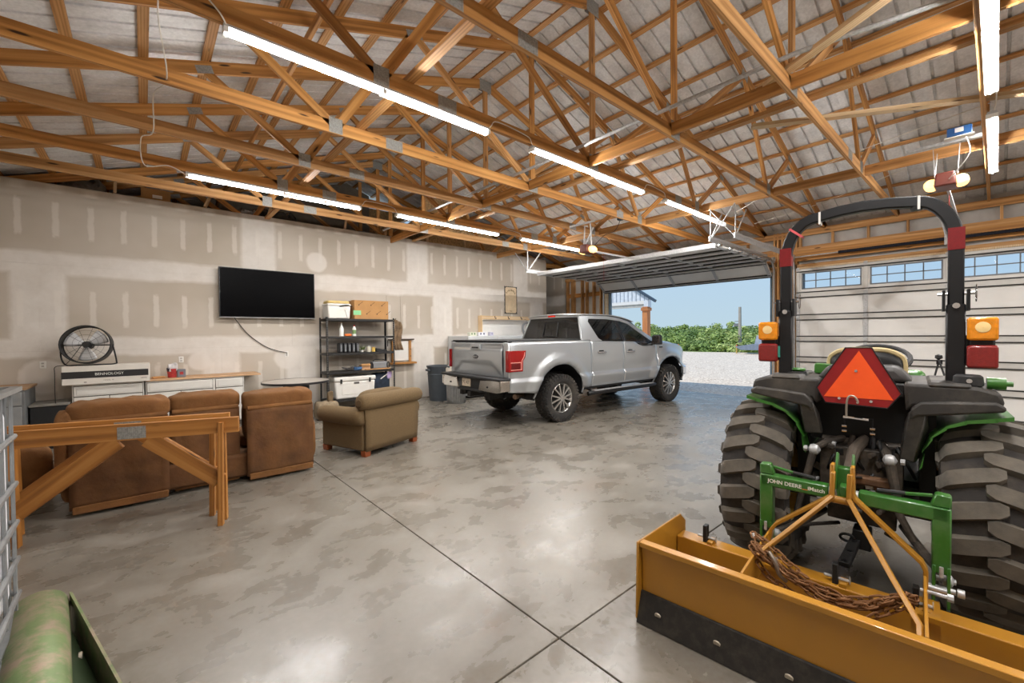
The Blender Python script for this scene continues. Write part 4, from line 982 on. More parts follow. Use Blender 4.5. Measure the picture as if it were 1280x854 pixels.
# fenders
for sd in (-1, 1):
    out = [(.20, 1.345), (.49, 1.345), (.575, 1.318), (.59, 1.25), (.42, 1.225), (.245, 1.215), (.21, 1.18)]
    f = MB(); f.prism([(-.03, sd * y, z) for y, z in out], (.66, 0, 0)); fo = obj('fender', f, fender_blk, tractor, bevel=.018, seg=2)
    g = MB(); g.prism([(-.075, sd * y, z) for y, z in [(.23, 1.205), (.27, 1.248), (.40, 1.262), (.555, 1.272), (.59, 1.25), (.585, 1.225), (.40, 1.19), (.26, 1.165), (.23, 1.14)]], (.10, 0, 0)); obj('fender_ledge', g, fender_blk, fo, bevel=.012, seg=2)
    l = MB(); a = [(-.07, .225, 1.20), (-.07, .30, 1.19), (.03, .31, 1.10), (.03, .205, 1.12)]; b = [(-.02, .18, .90), (-.02, .25, .885), (.06, .27, .90), (.06, .19, .92)]
    if sd > 0: b = [(-.02, .18, .99), (-.02, .28, .98), (.06, .28, .99), (.06, .19, 1.0)]
    l.ring([[Vector((p[0], sd * p[1], p[2])) for p in a], [Vector((p[0], sd * p[1], p[2])) for p in b]]); obj('fender_leg', l, fender_blk, fo, bevel=.008)
    pil = MB(); pil.b2((-.035, sd * .30, 1.33), (.5, sd * .47, 1.36)); obj('fender_top_pad', pil, fender_blk, fo, bevel=.015, seg=2)
    ins = MB(); ins.b2((.12, sd * .27, .55), (.9, sd * .34, 1.22)); obj('inner_guard', ins, black_metal, tractor)
    gm = MB(); pts = [(.615, 1.205), (.56, 1.19), (.45, 1.165), (.375, 1.125), (.32, 1.06), (.29, .98), (.28, .88)]
    n = len(pts)
    for k in range(n - 1):
        (y0, z0), (y1, z1) = pts[k], pts[k + 1]; gm.add([(-.06, sd * y0, z0), (-.06, sd * y1, z1), (.62, sd * y1, z1), (.62, sd * y0, z0), (-.06, sd * y0, z0 - .022), (-.06, sd * (y1 - .012), z1 - .02), (.62, sd * (y1 - .012), z1 - .02), (.62, sd * y0, z0 - .022)], [(0, 1, 2, 3), (7, 6, 5, 4), (0, 4, 5, 1), (3, 2, 6, 7), (0, 3, 7, 4), (1, 5, 6, 2)])
    gr_ = obj('fender_underskirt', gm, jd_green, tractor)
mid = MB(); mid.b2((.14, -.26, .93), (.2, .28, 1.33)); mid.b2((.02, -.2, 1.26), (.3, .2, 1.33)); obj('rear_panel', mid, M('panel_black', srgb(20, 19, 18), .75, 0, .2), tractor)
hmp = MB(); hmp.prism([(.12, .24, 1.33), (.12, .17, 1.43), (.12, -.17, 1.43), (.12, -.25, 1.33)], (.3, 0, 0)); obj('console_hump', hmp, M('console_grey', srgb(66, 64, 62), .6), tractor, bevel=.03, seg=2)
# slow-moving-vehicle sign
sg = MB(); sh = [(.205, 1.296), (.16, 1.205), (-.133, 1.198), (-.193, 1.289), (-.061, 1.552), (.061, 1.550)]
sg.prism([(-.085, y, z) for y, z in sh], (.004, 0, 0)); sgn = obj('warning_sign', sg, M('smv_red', srgb(140, 18, 22), .4, 0, .08, 20), tractor)
edge = MB(); edge.tube([(-.086, y, z) for y, z in sh], .004, 5, closed=True); obj('sign_edge', edge, blackm, sgn)
obj('orange_triangle', MB().prism([(-.0875, .168, 1.243), (-.0875, -.158, 1.248), (-.0875, -.003, 1.532)], (.002, 0, 0)), M('smv_orange', srgb(255, 88, 26), .5, emit=None), sgn)
for y, z in ((.09, 1.238), (-.06, 1.232), (.01, 1.41)): obj('bolt', MB().cyl((-.095, y, z), (-.088, y, z), .008, n=8), chrome, sgn)
obj('sign_bracket', MB().b2((-.08, -.02, 1.2), (.05, .02, 1.3)), black_metal, tractor)
# roll bar
rp = .415; RX_ = .15; N = []
path = [(RX_, rp, 1.26), (RX_, rp, 2.16)] + [(RX_, .235 + .18 * math.cos(a), 2.16 + .26 * math.sin(a)) for a in [PI / 2 * k / 7 for k in range(1, 8)]] + [(RX_, .12, 2.438), (RX_, 0, 2.445), (RX_, -.12, 2.438)] + [(RX_, -.235 - .18 * math.cos(a), 2.16 + .26 * math.sin(a)) for a in [PI / 2 * (1 - k / 7) for k in range(0, 7)]] + [(RX_, -rp, 2.16), (RX_, -rp, 1.26)]
ro = obj('roll_bar', MB().tube(path, 0, flat=(.055, .066), up=(0, 1, 0)), blackm, tractor, bevel=.008, seg=2)
for sd in (-1, 1):
    obj('reflector_band', MB().b2((RX_ - .031, sd * rp - .0345, 2.11), (RX_ + .031, sd * rp + .0345, 2.235)), M('reflector_red', srgb(120, 22, 26), .35, 0, .1, 60), ro)
    obj('lower_post', MB().b2((RX_ - .035, sd * rp - .039, 1.3), (RX_ + .035, sd * rp + .039, 1.80)), blackm, ro, bevel=.006)
    ho = obj('hinge_bracket', MB().b2((RX_ - .045, sd * rp - .055, 1.76), (RX_ + .045, sd * rp - .043, 1.88)), blackm, ro); obj('hinge_bracket', MB().b2((RX_ - .045, sd * rp + .043, 1.76), (RX_ + .045, sd * rp + .055, 1.88)), blackm, ro)
    p = MB(); p.cyl((RX_, sd * rp - .075, 1.86), (RX_, sd * rp + .075, 1.86), .009, n=8); p.cyl((RX_ - .05, sd * rp, 1.79), (RX_ - .035, sd * rp, 1.79), .016, n=10)
    p.tube([Vector((RX_, sd * rp - .08, 1.86)) + Vector((.03 * math.cos(a), .0, .05 * math.sin(a))) for a in [2 * PI * k / 14 for k in range(14)]], .002, 4, closed=True); obj('hinge_pin', p, chrome, ro)
    # lamps: amber over red on a black arm
    b = MB(); b.b2((RX_ - .02, sd * .445, 1.45), (RX_ + .02, sd * .53, 1.62)); bo_ = obj('lamp_bracket', b, blackm, ro)
    for z, m_, nm in ((1.657, M('amber_lens', srgb(232, 142, 18), .25, 0, .15, 40, .3, 120, coat=.5), 'amber_lamp'), (1.503, M('red_lamp_lens', srgb(128, 26, 24), .3, 0, .12, 60, .4, 160, coat=.4), 'red_lamp')):
        o = obj(nm, MB().box((RX_ - .055, sd * .515, z), (.05, .118, .128)), m_, bo_, bevel=.014, seg=3)
    obj('tail_housing', MB().box((RX_ - .02, sd * .515, 1.58), (.03, .10, .26)), black_plastic, bo_, bevel=.01)
    obj('painted_bulb_glow', MB().lathe([(.001, .006), (.028, .003), (.03, 0)], 16, (RX_ - .081, sd * .515, 1.665), Matrix.Rotation(-PI / 2, 3, 'Y')), M('lamp_bulb', srgb(255, 214, 150), .2), bo_)  # pale disc on each amber lens, bulb glow put in as colour
for y in (.22, -.26, ): obj('bar_clip', MB().b2((RX_ - .032, y - .006, 2.37), (RX_ + .032, y + .006, 2.45)), white_paint, ro)
obj('pink_tape', MB().box((RX_, .355, 2.335), (.062, .014, .10), Matrix.Rotation(-.85, 3, 'X')), M('tape_pink', srgb(206, 86, 92), .5), ro)
obj('inner_brace', MB().tube([(RX_ + .02, -.345, 2.40), (RX_ + .02, -.385, 2.21)], .016, 8), galv, ro)
obj('work_lamp', MB().cyl((RX_, -.25, 2.395), (RX_, -.25, 2.37), .03, .025, 12), black_plastic, ro)
dm = MB(); dm.cyl((.05, -.46, 1.34), (.05, -.46, 1.405), .062, .056, 20); dmo = obj('cup_housing', dm, black_plastic, tractor, bevel=.01); obj('cup_badge', MB().cyl((-.012, -.46, 1.375), (-.018, -.46, 1.375), .012, n=12), chrome, dmo)
gc_ = MB(); gc_.cyl((.08, -.53, 1.36), (.08, -.60, 1.36), .032, n=16); gc_.cyl((.08, -.60, 1.36), (.08, -.625, 1.36), .014, n=10); obj('hydraulic_cap', gc_, jd_green, tractor)
fc = MB(); fc.cyl((.18, .37, 1.35), (.18, .37, 1.372), .075, .07, 24); fo = obj('fuel_cap', fc, black_plastic, tractor); obj('cap_wing', MB().box((.18, .37, 1.385), (.06, .13, .022)), jd_green, fo, bevel=.008); obj('seat_lever_block', MB().b2((.35, .18, 1.35), (.45, .28, 1.42)), jd_green, tractor, bevel=.006)
lv = MB(); lv.tube([(.5, -.40, 1.30), (.56, -.36, 1.46)], .006, 6); lv.lathe([(.001, .02), (.018, .012), (.02, -.005), (.001, -.02)], 10, (.56, -.36, 1.475)); lv.tube([(.6, -.33, 1.28), (.62, -.36, 1.43)], .006, 6); lv.box((.62, -.365, 1.44), (.02, .03, .03)); obj('control_levers', lv, black_plastic, tractor)
obj('teal_tag', MB().b2((RX_ - .04, .445, 1.47), (RX_ - .036, .475, 1.55)), M('tag_teal', srgb(60, 160, 140), .5), ro)
# rear linkage
lk = lambda nm, pts, r, mt=greasy, n=10: obj(nm, MB().tube(pts, r, n), mt, tractor)
lk('rockshaft', [(.12, .2, .93), (.12, -.2, .93)], .03)
lk('lift_arm', [(.12, .09, .95), (.0, .16, .94), (-.10, .215, .905)], [.024, .022, .02]); lk('lift_arm', [(.12, -.09, .95), (.0, -.12, .93), (-.10, -.145, .89)], [.024, .022, .026])
lk('lift_rod', [(-.10, .215, .905), (-.15, .30, .50)], [.022, .016]); lk('lift_rod', [(-.10, -.145, .89), (-.13, -.19, .60), (-.15, -.25, .48)], [.026, .02, .016])
for sd in (-1, 1):
    lk('lower_link', [(.22, sd * .2, .42), (-.12, sd * .30, .40), (-.34, sd * .37, .40)], [.024, .024, .026])
    b = MB(); b.cyl((-.36, sd * .33, .40), (-.36, sd * .40, .40), .014, n=10); b.lathe([(.001, .03), (.028, .015), (.03, 0), (.028, -.015), (.001, -.03)], 12, (-.36, sd * .37, .40), Matrix.Rotation(PI / 2, 3, 'X')); obj('ball_joint', b, galv, tractor)
    lk('sway_chain', [(.2, sd * .12, .36), (-.0, sd * .24, .38), (-.16, sd * .31, .40)], .012)
    b = MB(); b.lathe([(.001, .035), (.03, .02), (.036, 0), (.03, -.02), (.001, -.035)], 12, (-.10, sd * .215 if sd > 0 else -.145, .90), Matrix.Rotation(PI / 2, 3, 'X')); b.cyl((-.10, (.25 if sd > 0 else -.19), .90), (-.10, (.27 if sd > 0 else -.21), .90), .018, n=8); obj('arm_joint', b, galv, tractor)
lk('top_link', [(.12, -.02, .97), (.05, -.005, .95), (-.05, .02, .92), (-.3, .025, .86), (-.42, .026, .87)], [.022, .032, .032, .024, .018], M('top_link_steel', srgb(96, 86, 76), .5, .3, .2, 20))
lk('hydraulic_cylinder', [(.12, -.06, .97), (.02, -.055, .86)], .022, black_metal); lk('hydraulic_cylinder', [(.12, .04, .97), (.05, .05, .9)], .018, greasy)
br_ = MB(); br_.tube([(-.02, .07, 1.02), (-.02, .07, 1.11), (-.02, -.065, 1.115), (-.02, -.065, 1.0)], .005, 6); bo3 = obj('hook_frame', br_, blackm, tractor)
for y, z in ((.07, 1.06), (.07, 1.03), (-.065, 1.06), (-.065, 1.03)): obj('bolt', MB().cyl((-.035, y - .012, z), (-.035, y + .012, z), .009, n=8), chrome, bo3)
obj('wire_hook', MB().tube(cr([(-.09, .055, 1.13), (-.10, .052, 1.22), (-.10, .04, 1.255), (-.10, .015, 1.255), (-.10, .0, 1.225), (-.10, .004, 1.215)], 5), .006, 6), M('hook_steel', srgb(168, 158, 144), .4, .6), tractor); obj('hook_bar', MB().cyl((-.09, .07, 1.125), (-.09, -.05, 1.12), .008, n=6), chrome, tractor)
sh_ = MB(); sh_.lathe([(.085, -.02), (.10, .12), (.11, .13)], 16, (.05, -.02, .66), Matrix.Rotation(-PI / 2, 3, 'Y'), PI * .0, PI); obj('pto_shield', sh_, greasy, tractor, solid=.008); obj('pto_shaft', MB().cyl((.1, -.02, .60), (-.06, -.02, .60), .018, n=8), galv, tractor)
rp_ = MB(); rp_.box((-.02, -.03, .74), (.08, .26, .05)); rp_.box((0, -.1, .70), (.05, .12, .06)); obj('link_rack', rp_, M('rust_brown', srgb(104, 74, 50), .7, .2, .3, 20, .3), tractor, bevel=.01)
db = MB(); db.beam((.35, -.02, .40), (-.30, .045, .30), .055, .032); dbo = obj('drawbar', db, M('drawbar_black', srgb(30, 29, 28), .6, .3, .2, 20, .3), tractor, bevel=.004)
for k in range(5): t = .25 + k * .18; obj('pin_hole', MB().cyl((.35 - .65 * t, -.02 + .065 * t, .40 - .1 * t + .0155), (.35 - .65 * t, -.02 + .065 * t, .40 - .1 * t + .0185), .013, n=12), blackm, dbo)
dc = MB(); dc.b2((-.02, -.06, .30), (.1, .03, .42)); obj('drawbar_clamp', dc, black_metal, tractor, bevel=.006); obj('drawbar_loop', MB().tube([Vector((-.03, .055, .36)) + Vector((.0, .035 * math.cos(a), .022 * math.sin(a))) for a in [2 * PI * k / 14 for k in range(14)]], .008, 6, closed=True), black_metal, tractor)
rnd = random.Random(3)
for k in range(9):    # hydraulic hoses and couplers behind the seat
    y0 = rnd.uniform(-.2, .2); z0 = rnd.uniform(.75, .95); y1 = y0 + rnd.uniform(-.12, .12)
    lk('hose', cr([(.16, y0, z0), (.02, y0 * .9, z0 + .03), (-.01, (y0 + y1) / 2, z0 - .06), (.10, y1, z0 - .15)], 4), .009, black_metal, 6)
for k in range(34):
    q = (rnd.uniform(-.03, .06), rnd.uniform(-.22, .22), rnd.uniform(.56, .93)); mt_ = rnd.choice((greasy, greasy, galv, black_metal))
    if k % 2: obj('fitting', MB().cyl(q, (q[0] - rnd.uniform(.02, .06), q[1] + rnd.uniform(-.02, .02), q[2]), rnd.uniform(.008, .018), n=8), mt_, tractor)
    else: obj('bracket', MB().box(q, (.03, rnd.uniform(.02, .07), rnd.uniform(.02, .05)), Matrix.Rotation(rnd.uniform(-.5, .5), 3, 'X')), mt_, tractor, bevel=.003)
for k in range(6): y = -.12 + k * .05; lk('coupler', [(.14, y, .80 + .02 * (k % 2)), (.03, y, .80 + .02 * (k % 2))], [.016, .013], galv if k % 2 else greasy, 8)
# ================================================================ QUICK HITCH
def tobj(name, label, cat): return thing(name, label, cat, (3.33, .557, 0), ta)
qh = tobj('quick_hitch', 'green three-point quick hitch frame with white lettering, coupled to the yellow blade', 'hitch')
XQ = -.42
for (ya, yb, nm) in ((.437, .10, 'cross_tube'), (-.03, -.372, 'cross_tube')): obj(nm, MB().b2((XQ - .035, ya, .715), (XQ + .035, yb, .785)), hitch_green, qh, bevel=.008, seg=2)
for yc in (.405, -.345):
    obj('upright', MB().b2((XQ - .035, yc - .034, .46), (XQ + .035, yc + .034, .785)), hitch_green, qh, bevel=.006)
    for q in (-.026, .026): obj('jaw_plate', MB().prism([(XQ - .04, yc + q - .006, .50), (XQ + .04, yc + q - .006, .50), (XQ + .04, yc + q - .006, .30), (XQ, yc + q - .006, .27), (XQ - .04, yc + q - .006, .30)], (0, .012, 0)), hitch_green, qh, bevel=.002)
    sgn_ = 1 if yc > 0 else -1
    obj('corner_block', MB().prism([(XQ - .03, yc + .035 * sgn_, .785), (XQ - .03, yc + .035 * sgn_, .845), (XQ - .03, yc - .02 * sgn_, .85), (XQ - .03, yc - .04 * sgn_, .785)], (.06, 0, 0)), hitch_green, qh, bevel=.006)
    obj('lock_handle', MB().tube([(XQ + .02, yc - .03 * sgn_, .825), (XQ + .02, yc - .13 * sgn_, .81)], .009, 6), hitch_green, qh); obj('handle_grip', MB().tube([(XQ + .02, yc - .13 * sgn_, .81), (XQ + .02, yc - .24 * sgn_, .80)], .011, 8), black_plastic, qh)
    pn = MB(); pn.cyl((XQ - .02, yc - .05, .385), (XQ - .02, yc + .06, .385), .013, n=12); pn.cyl((XQ - .02, yc + .055 * sgn_, .385), (XQ - .02, yc + .08 * sgn_, .385), .02, n=12); pn.cyl((XQ - .045, yc, .45), (XQ - .045, yc, .50), .008, n=8); obj('hitch_pin', pn, galv, qh)
hk = MB(); hk.b2((XQ - .03, -.005, .70), (XQ + .03, .065, .90)); obj('tower', hk, hitch_green, qh, bevel=.006)
for y in (-.012, .058): obj('tower_plate', MB().prism([(XQ - .05, y, .78), (XQ + .04, y, .78), (XQ + .05, y, .96), (XQ + .01, y, .975), (XQ - .04, y, .90)], (0, .012, 0)), hitch_green, qh, bevel=.003)
obj('top_hook', MB().prism([(XQ - .085, .015, .73), (XQ - .03, .015, .73), (XQ - .03, .015, .82), (XQ - .085, .015, .81)], (0, .03, 0)), hitch_green, qh, bevel=.004)
obj('centre_sleeve', MB().cyl((XQ, .10, .75), (XQ, .0, .75), .028, n=12).cyl((XQ, .0, .75), (XQ, -.05, .75), .03, n=12), galv, qh)
_R = Matrix(((0, 0, -1), (-1, 0, 0), (0, 1, 0)))     # text x -> -y, text y -> z, facing -x
letter = M('white_lettering', srgb(232, 232, 226), .5); letter_o = M('orange_lettering', srgb(222, 120, 50), .5)
text('lettering', 'JOHN DEERE', .030, letter, qh, (XQ - .036, .31, .75), _R, .0006, bold=True); text('lettering', 'iMatch', .030, letter, qh, (XQ - .036, .155, .75), _R, .0006, bold=True)
obj('lettering_stripe', MB().b2((XQ - .0365, .195, .738), (XQ - .0355, .222, .742)), letter_o, qh)
# ================================================================ BOX BLADE
bb = tobj('box_blade', 'yellow-brown box blade implement with black cutting edge behind the tractor', 'implement')
ylw = M('implement_yellow', srgb(172, 120, 32), .38, 0, .05, 4, coat=.35, dirt=srgb(150, 104, 40), dirt_amt=.3)
edge_m = M('cutting_edge', srgb(40, 37, 34), .55, .3, .15, 30, .15, 60, dirt=srgb(90, 82, 72), dirt_amt=.3, dirt_scale=20)
HW = .90
mbp = [(-1.135, .425), (-1.135, .455), (-1.085, .455), (-1.075, .44), (-1.06, .30), (-1.055, .20), (-1.075, .11), (-1.088, .112), (-1.10, .20), (-1.098, .32), (-1.11, .425)]
obj('mouldboard', MB().prism([(x, -HW + .01, z) for x, z in mbp], (0, 2 * HW - .02, 0)), ylw, bb, bevel=.004, seg=2)
obj('cutting_edge', MB().prism([(x, -HW + .004, z) for x, z in [(-1.095, .165), (-1.107, .16), (-1.163, .003), (-1.15, .002)]], (0, 2 * HW - .008, 0)), edge_m, bb, bevel=.002)
for i in range(6):
    y = .78 - i * .31; obj('edge_bolt', MB().cyl((-1.135, y, .082), (-1.142, y, .079), .017, n=16), M('bolt_pale', srgb(196, 186, 168), .4, .3), bb)
ep = [(-1.155, .02), (-1.14, .455), (-.53, .425), (-.45, .36), (-.45, .01), (-1.10, .0)]
for sd in (-1, 1):
    obj('end_plate', MB().prism([(x, sd * HW - .006, z) for x, z in ep], (0, .012, 0)), ylw, bb, bevel=.003)
    obj('skid_shoe', MB().b2((-1.13, sd * HW - .012, 0), (-.46, sd * HW + .012, .05)), edge_m, bb)
obj('shank_beam', MB().b2((-.61, -HW + .01, .19), (-.50, HW - .01, .31)), ylw, bb, bevel=.006, seg=2)
obj('beam_gusset', MB().b2((-.65, -.34, .30), (-.46, -.24, .325)), ylw, bb); obj('beam_gusset', MB().b2((-.65, .30, .30), (-.46, .44, .325)), ylw, bb)
for y in (.72, .385, .055, -.255, -.70):
    s = MB(); s.b2((-.585, y - .0125, .04), (-.54, y + .0125, .415)); s.prism([(-.585, y - .0125, .04), (-.54, y - .0125, .04), (-.48, y - .0125, .005), (-.50, y - .0125, .0), (-.57, y - .0125, .012)], (0, .025, 0)); so = obj('scarifier_shank', s, M('shank_black', srgb(34, 32, 30), .55, .3, .2, 30, .2), bb, bevel=.003)
    for k in range(3): obj('shank_hole', MB().cyl((-.5665, y + .0128, .335 + k * .03), (-.5665, y + .0135, .335 + k * .03), .006, n=8), blackm, so)
    pn = MB(); pn.cyl((-.56, y - .06, .335), (-.56, y + .05, .335), .008, n=8); pn.tube([Vector((-.56, y - .06, .34)) + Vector((.012 * math.cos(a), 0, .02 * math.sin(a))) for a in [2 * PI * k / 10 for k in range(10)]], .002, 4, closed=True); obj('shank_pin', pn, galv, so)
    obj('shank_pocket', MB().b2((-.605, y - .05, .308), (-.52, y - .02, .328)), ylw, so)
def strap(nm, pts, w, h, up=(1, 0, 0)): obj(nm, MB().tube(cr(pts, 1) if 0 else pts, 0, flat=(w, h), up=up), ylw, bb, bevel=.003)
strap('mast_strap', [(-.52, .072, .935), (-.52, .076, .775), (-.52, .085, .75), (-.52, .335, .53), (-.52, .36, .49), (-.52, .385, .30)], .018, .055)
strap('mast_strap', [(-.52, -.012, .935), (-.52, -.014, .79), (-.52, -.022, .765), (-.52, -.275, .525), (-.52, -.29, .49), (-.52, -.29, .30)], .018, .055)
obj('mast_tube', MB().cyl((-.53, .075, .745), (-.53, -.015, .745), .020, n=12), ylw, bb)
strap('mast_brace', [(-.56, .065, .90), (-.56, .068, .765), (-.80, .33, .484), (-.84, .36, .45)], .05, .018, (0, 1, 0)); strap('mast_brace', [(-.56, -.004, .90), (-.56, .0, .765), (-.80, -.185, .51), (-.98, -.268, .44), (-1.03, -.27, .40)], .022, .022)
for y in (.375, -.287): obj('brace_plate', MB().prism([(-.45, y - .006, .30), (-.45, y - .006, .47), (-.62, y - .006, .47), (-1.07, y - .006, .45), (-1.07, y - .006, .30)], (0, .012, 0)), ylw, bb, bevel=.002)
for sd, y in ((1, .42), (-1, -.335)): obj('lift_pin', MB().cyl((-.46, y - .03, .385), (-.46, y + .05, .385), .014, n=12), galv, bb)
obj('brace_bolt', MB().cyl((-.62, -.27, .43), (-.62, -.36, .43), .009, n=8).cyl((-.62, -.36, .43), (-.62, -.38, .43), .018, n=8), galv, bb)
# rusty chain thrown over the braces
ch = tobj('tow_chain', 'rusty chain bundle draped over the yellow blade frame', 'chain')
rust = M('chain_rust', srgb(124, 84, 48), .7, .35, .3, 30, .4, 120, dirt=srgb(70, 44, 28), dirt_amt=.5, dirt_scale=30)
lm = MB(); lm.tube([(.0135 * math.cos(a) * (1), .011 * math.sin(a), 0) if 0 else ((.014 if math.cos(a) > 0 else -.014) + .013 * math.cos(a), .014 * math.sin(a), 0) for a in [2 * PI * (k + .5) / 12 for k in range(12)]], .0052, 6, closed=True)
link_me = lm.mesh('chain_link', rust)
rnd = random.Random(8); cnt = 0
def strand(pts):
    global cnt
    P = cr(pts, 10); acc = 0; last = P[0]; i = 0; step = .041; k = 0
    for a, b in zip(P, P[1:]):
        seg = (b - a).length; 
        while acc + seg >= step:
            t = (step - acc) / seg; q = a + (b - a) * t; d = (b - a).normalized(); a = q; seg = (b - a).length; acc = 0
            o = bpy.data.objects.new('chain_link', link_me); C.objects.link(o); o.parent = ch
            R_ = d.to_track_quat('X', 'Z').to_matrix() @ Matrix.Rotation((PI / 2 if k % 2 else 0) + rnd.uniform(-.35, .35), 3, 'X')
            o.matrix_local = Matrix.Translation(q) @ R_.to_4x4(); k += 1; cnt += 1
        acc += seg
for s in range(7):
    j = lambda a: rnd.uniform(-a, a)
    strand([(-.80 + j(.02), .385 + j(.02), .50 + j(.02)), (-.83 + j(.03), .33 + j(.02), .455 + j(.02)), (-.86 + j(.03), .20, .40 + j(.022)), (-.87 + j(.03), .05, .375 + j(.022)), (-.87 + j(.03), -.08, .39 + j(.02)), (-.86 + j(.02), -.17, .44 + j(.02)), (-.84, -.225 + j(.015), .475 + j(.02)), (-.83, -.235, .45 + j(.02))])
strand([(-.70, .42, .52), (-.76, .39, .50), (-.82, .37, .43), (-.86, .30, .37), (-.88, .2, .34)]); strand([(-.84, -.235, .46), (-.87, -.19, .42), (-.90, -.12, .37), (-.93, -.08, .32), (-.95, -.05, .28)]); strand([(-.74, .40, .53), (-.80, .30, .50), (-.84, .20, .45), (-.85, .12, .42)])
obj('grab_hook', MB().tube(cr([(-.86, .30, .50), (-.88, .27, .47), (-.88, .25, .41), (-.87, .22, .38)], 5), .010, 8), M('hook_grey', srgb(128, 116, 104), .5, .5), ch)
# ================================================================ SOFA, RECLINER, ARMCHAIR
suede = M('brown_suede', srgb(118, 78, 36), .85, 0, .25, 4, .5, 10, dirt=srgb(96, 56, 26), dirt_amt=.5, dirt_scale=3, bdist=.02)
suede_d = M('brown_suede_back', srgb(96, 62, 29), .85, 0, .3, 5, .5, 8, dirt=srgb(84, 48, 22), dirt_amt=.5, dirt_scale=3, bdist=.02)
olive = M('olive_upholstery', srgb(106, 86, 57), .9, 0, .14, 60, .3, 140, bdist=.002)
foot_w = M('foot_wood', srgb(140, 70, 30), .45)
def pillow(w, d, h, puff=.12, wr=.0, seed=0, n=14):
    """soft cushion centred on the origin"""
    rnd = random.Random(seed); ph = [rnd.uniform(0, 6) for _ in range(4)]
    mb = MB()
    def f(u, v):
        a = 2 * PI * u; b = PI * (v - .5)
        sx, sy, sz = math.cos(b) * math.cos(a), math.cos(b) * math.sin(a), math.sin(b)
        q = lambda t: math.copysign(abs(t) ** .42, t)
        x, y, z = q(sx) * w / 2, q(sy) * d / 2, q(sz) * h / 2
        x *= 1 + puff * (1 - abs(2 * z / h) ** 2) * .25; z += wr * math.sin(x * 31 + ph[0]) * math.cos(y * 17 + ph[1]) + wr * .6 * math.sin(x * 53 + y * 20 + ph[2]); y += wr * math.sin(x * 37 + z * 20 + ph[3])
        return (x, y, z)
    mb.grid(f, 36, 18, wrapu=True); return mb
so = thing('reclining_sofa', 'long brown suede reclining sofa with three back panels, seen from behind', 'sofa', (-.56, 5.57, 0), 0)
for i, (x0, x1, zt_, yb) in enumerate(((0.02, .735, 1.0, 0), (.76, 1.37, .985, .14), (1.42, 2.12, .965, 0))):
    bk = MB()
    def bf(u, v, x0=x0, x1=x1, zt_=zt_, yb=yb):
        x = x0 + (x1 - x0) * u; z = .07 + (zt_ - .20) * v; y = yb - .015 * math.sin(PI * v) - .008 * math.sin(u * 17 + v * 5) * math.sin(PI * v) - .01 * math.sin(PI * u) ; return (x, y, z)
    b = obj('back_panel', MB().grid(bf, 14, 14), suede_d, so, solid=.03)
    obj('bottom_flap', MB().b2((x0 + .02, yb - .035, .03), (x1 - .01, yb - .015, .10)), suede, b, bevel=.006)
    obj('panel_roll', MB().tube([(x0 + .01, yb - .005, zt_ - .125), (x1 - .01, yb - .005, zt_ - .125)], .026, 10), suede, b)
    h = pillow(x1 - x0 + .03, .26, .22, .1, .006, i); o = obj('head_cushion', h, suede, so, loc=((x0 + x1) / 2, yb + .13, zt_ - .055), rot=(.12, 0, 0)); obj('back_cushion', pillow(x1 - x0, .24, .55, .1, .004, i + 5), suede, so, loc=((x0 + x1) / 2, yb + .24, .68)); obj('seat_cushion', pillow(x1 - x0, .6, .22, .1, .004, i + 9), suede, so, loc=((x0 + x1) / 2, yb + .62, .40))
obj('frame', MB().b2((.04, .05, .06), (2.1, .95, .32)), suede_d, so, bevel=.03, seg=2)
for x in (.02, 2.12): obj('arm', pillow(.20, .90, .55, .1, .004, 3), suede, so, loc=(x + (.02 if x < 1 else -.02), .52, .36))
obj('side_pillow', pillow(.13, .25, .75, .1, .01, 4), suede, so, loc=(-.01, .12, .60))
for x in (.3, 1.1, 1.9): obj('foot', MB().b2((x, .1, 0), (x + .06, .16, .06)), black_plastic, so); obj('foot', MB().b2((x, .8, 0), (x + .06, .86, .06)), black_plastic, so)
st_ = obj('orange_strap', MB().tube(cr([(-.14, 5.80, 1.035), (-.05, 5.79, 1.045), (.06, 5.80, 1.04), (.1, 5.83, 1.02)], 4), 0, flat=(.05, .02), up=(0, 0, 1)), M('orange_plastic', srgb(232, 112, 34), .5)); tag(st_, 'bright orange strap lying on top of the sofa back', 'strap')
rc = thing('recliner', 'brown suede recliner partly hidden behind the sawhorses and tote', 'armchair', (-1.25, 6.6, 0), .15)
obj('seat', pillow(.75, .62, .30, .1, .005, 1), suede, rc, loc=(0, 0, .32)); obj('back', pillow(.25, .72, .55, .1, .006, 2), suede, rc, loc=(-.42, .0, .60), rot=(0, -.25, 0))
for y in (-.38, .38): obj('arm', pillow(.85, .24, .42, .1, .006, 3), suede, rc, loc=(.05, y, .40))
obj('footrest', pillow(.16, .5, .26, .1, .004, 6), suede_d, rc, loc=(.42, 0, .24)); obj('base', MB().b2((-.35, -.42, .0), (.35, .42, .2)), suede_d, rc, bevel=.02)
ac = thing('armchair', 'olive tweed armchair with rolled back and arms on wooden feet, seen from behind', 'armchair', (2.241, 5.617, 0), math.radians(19.15))
def roll(nm, p0, p1, r0, r1, par, squash=.85):
    mb = MB(); n = 10; pts = []; rr = []
    p0, p1 = Vector(p0), Vector(p1)
    for k in range(n + 1):
        t = k / n; pts.append(p0 + (p1 - p0) * t); e = min(t, 1 - t); rr.append((r0 + (r1 - r0) * t) * (min(1, .86 + e * 1.6)))
    mb.tube([p0 - (p1 - p0).normalized() * .02] + pts + [p1 + (p1 - p0).normalized() * .02], [r0 * .6] + rr + [r1 * .6], 20); return obj(nm, mb, olive, par, sharp=60)
br0 = roll('back_roll', (-.06, .02, .745), (1.06, .02, .735), .118, .112, ac)
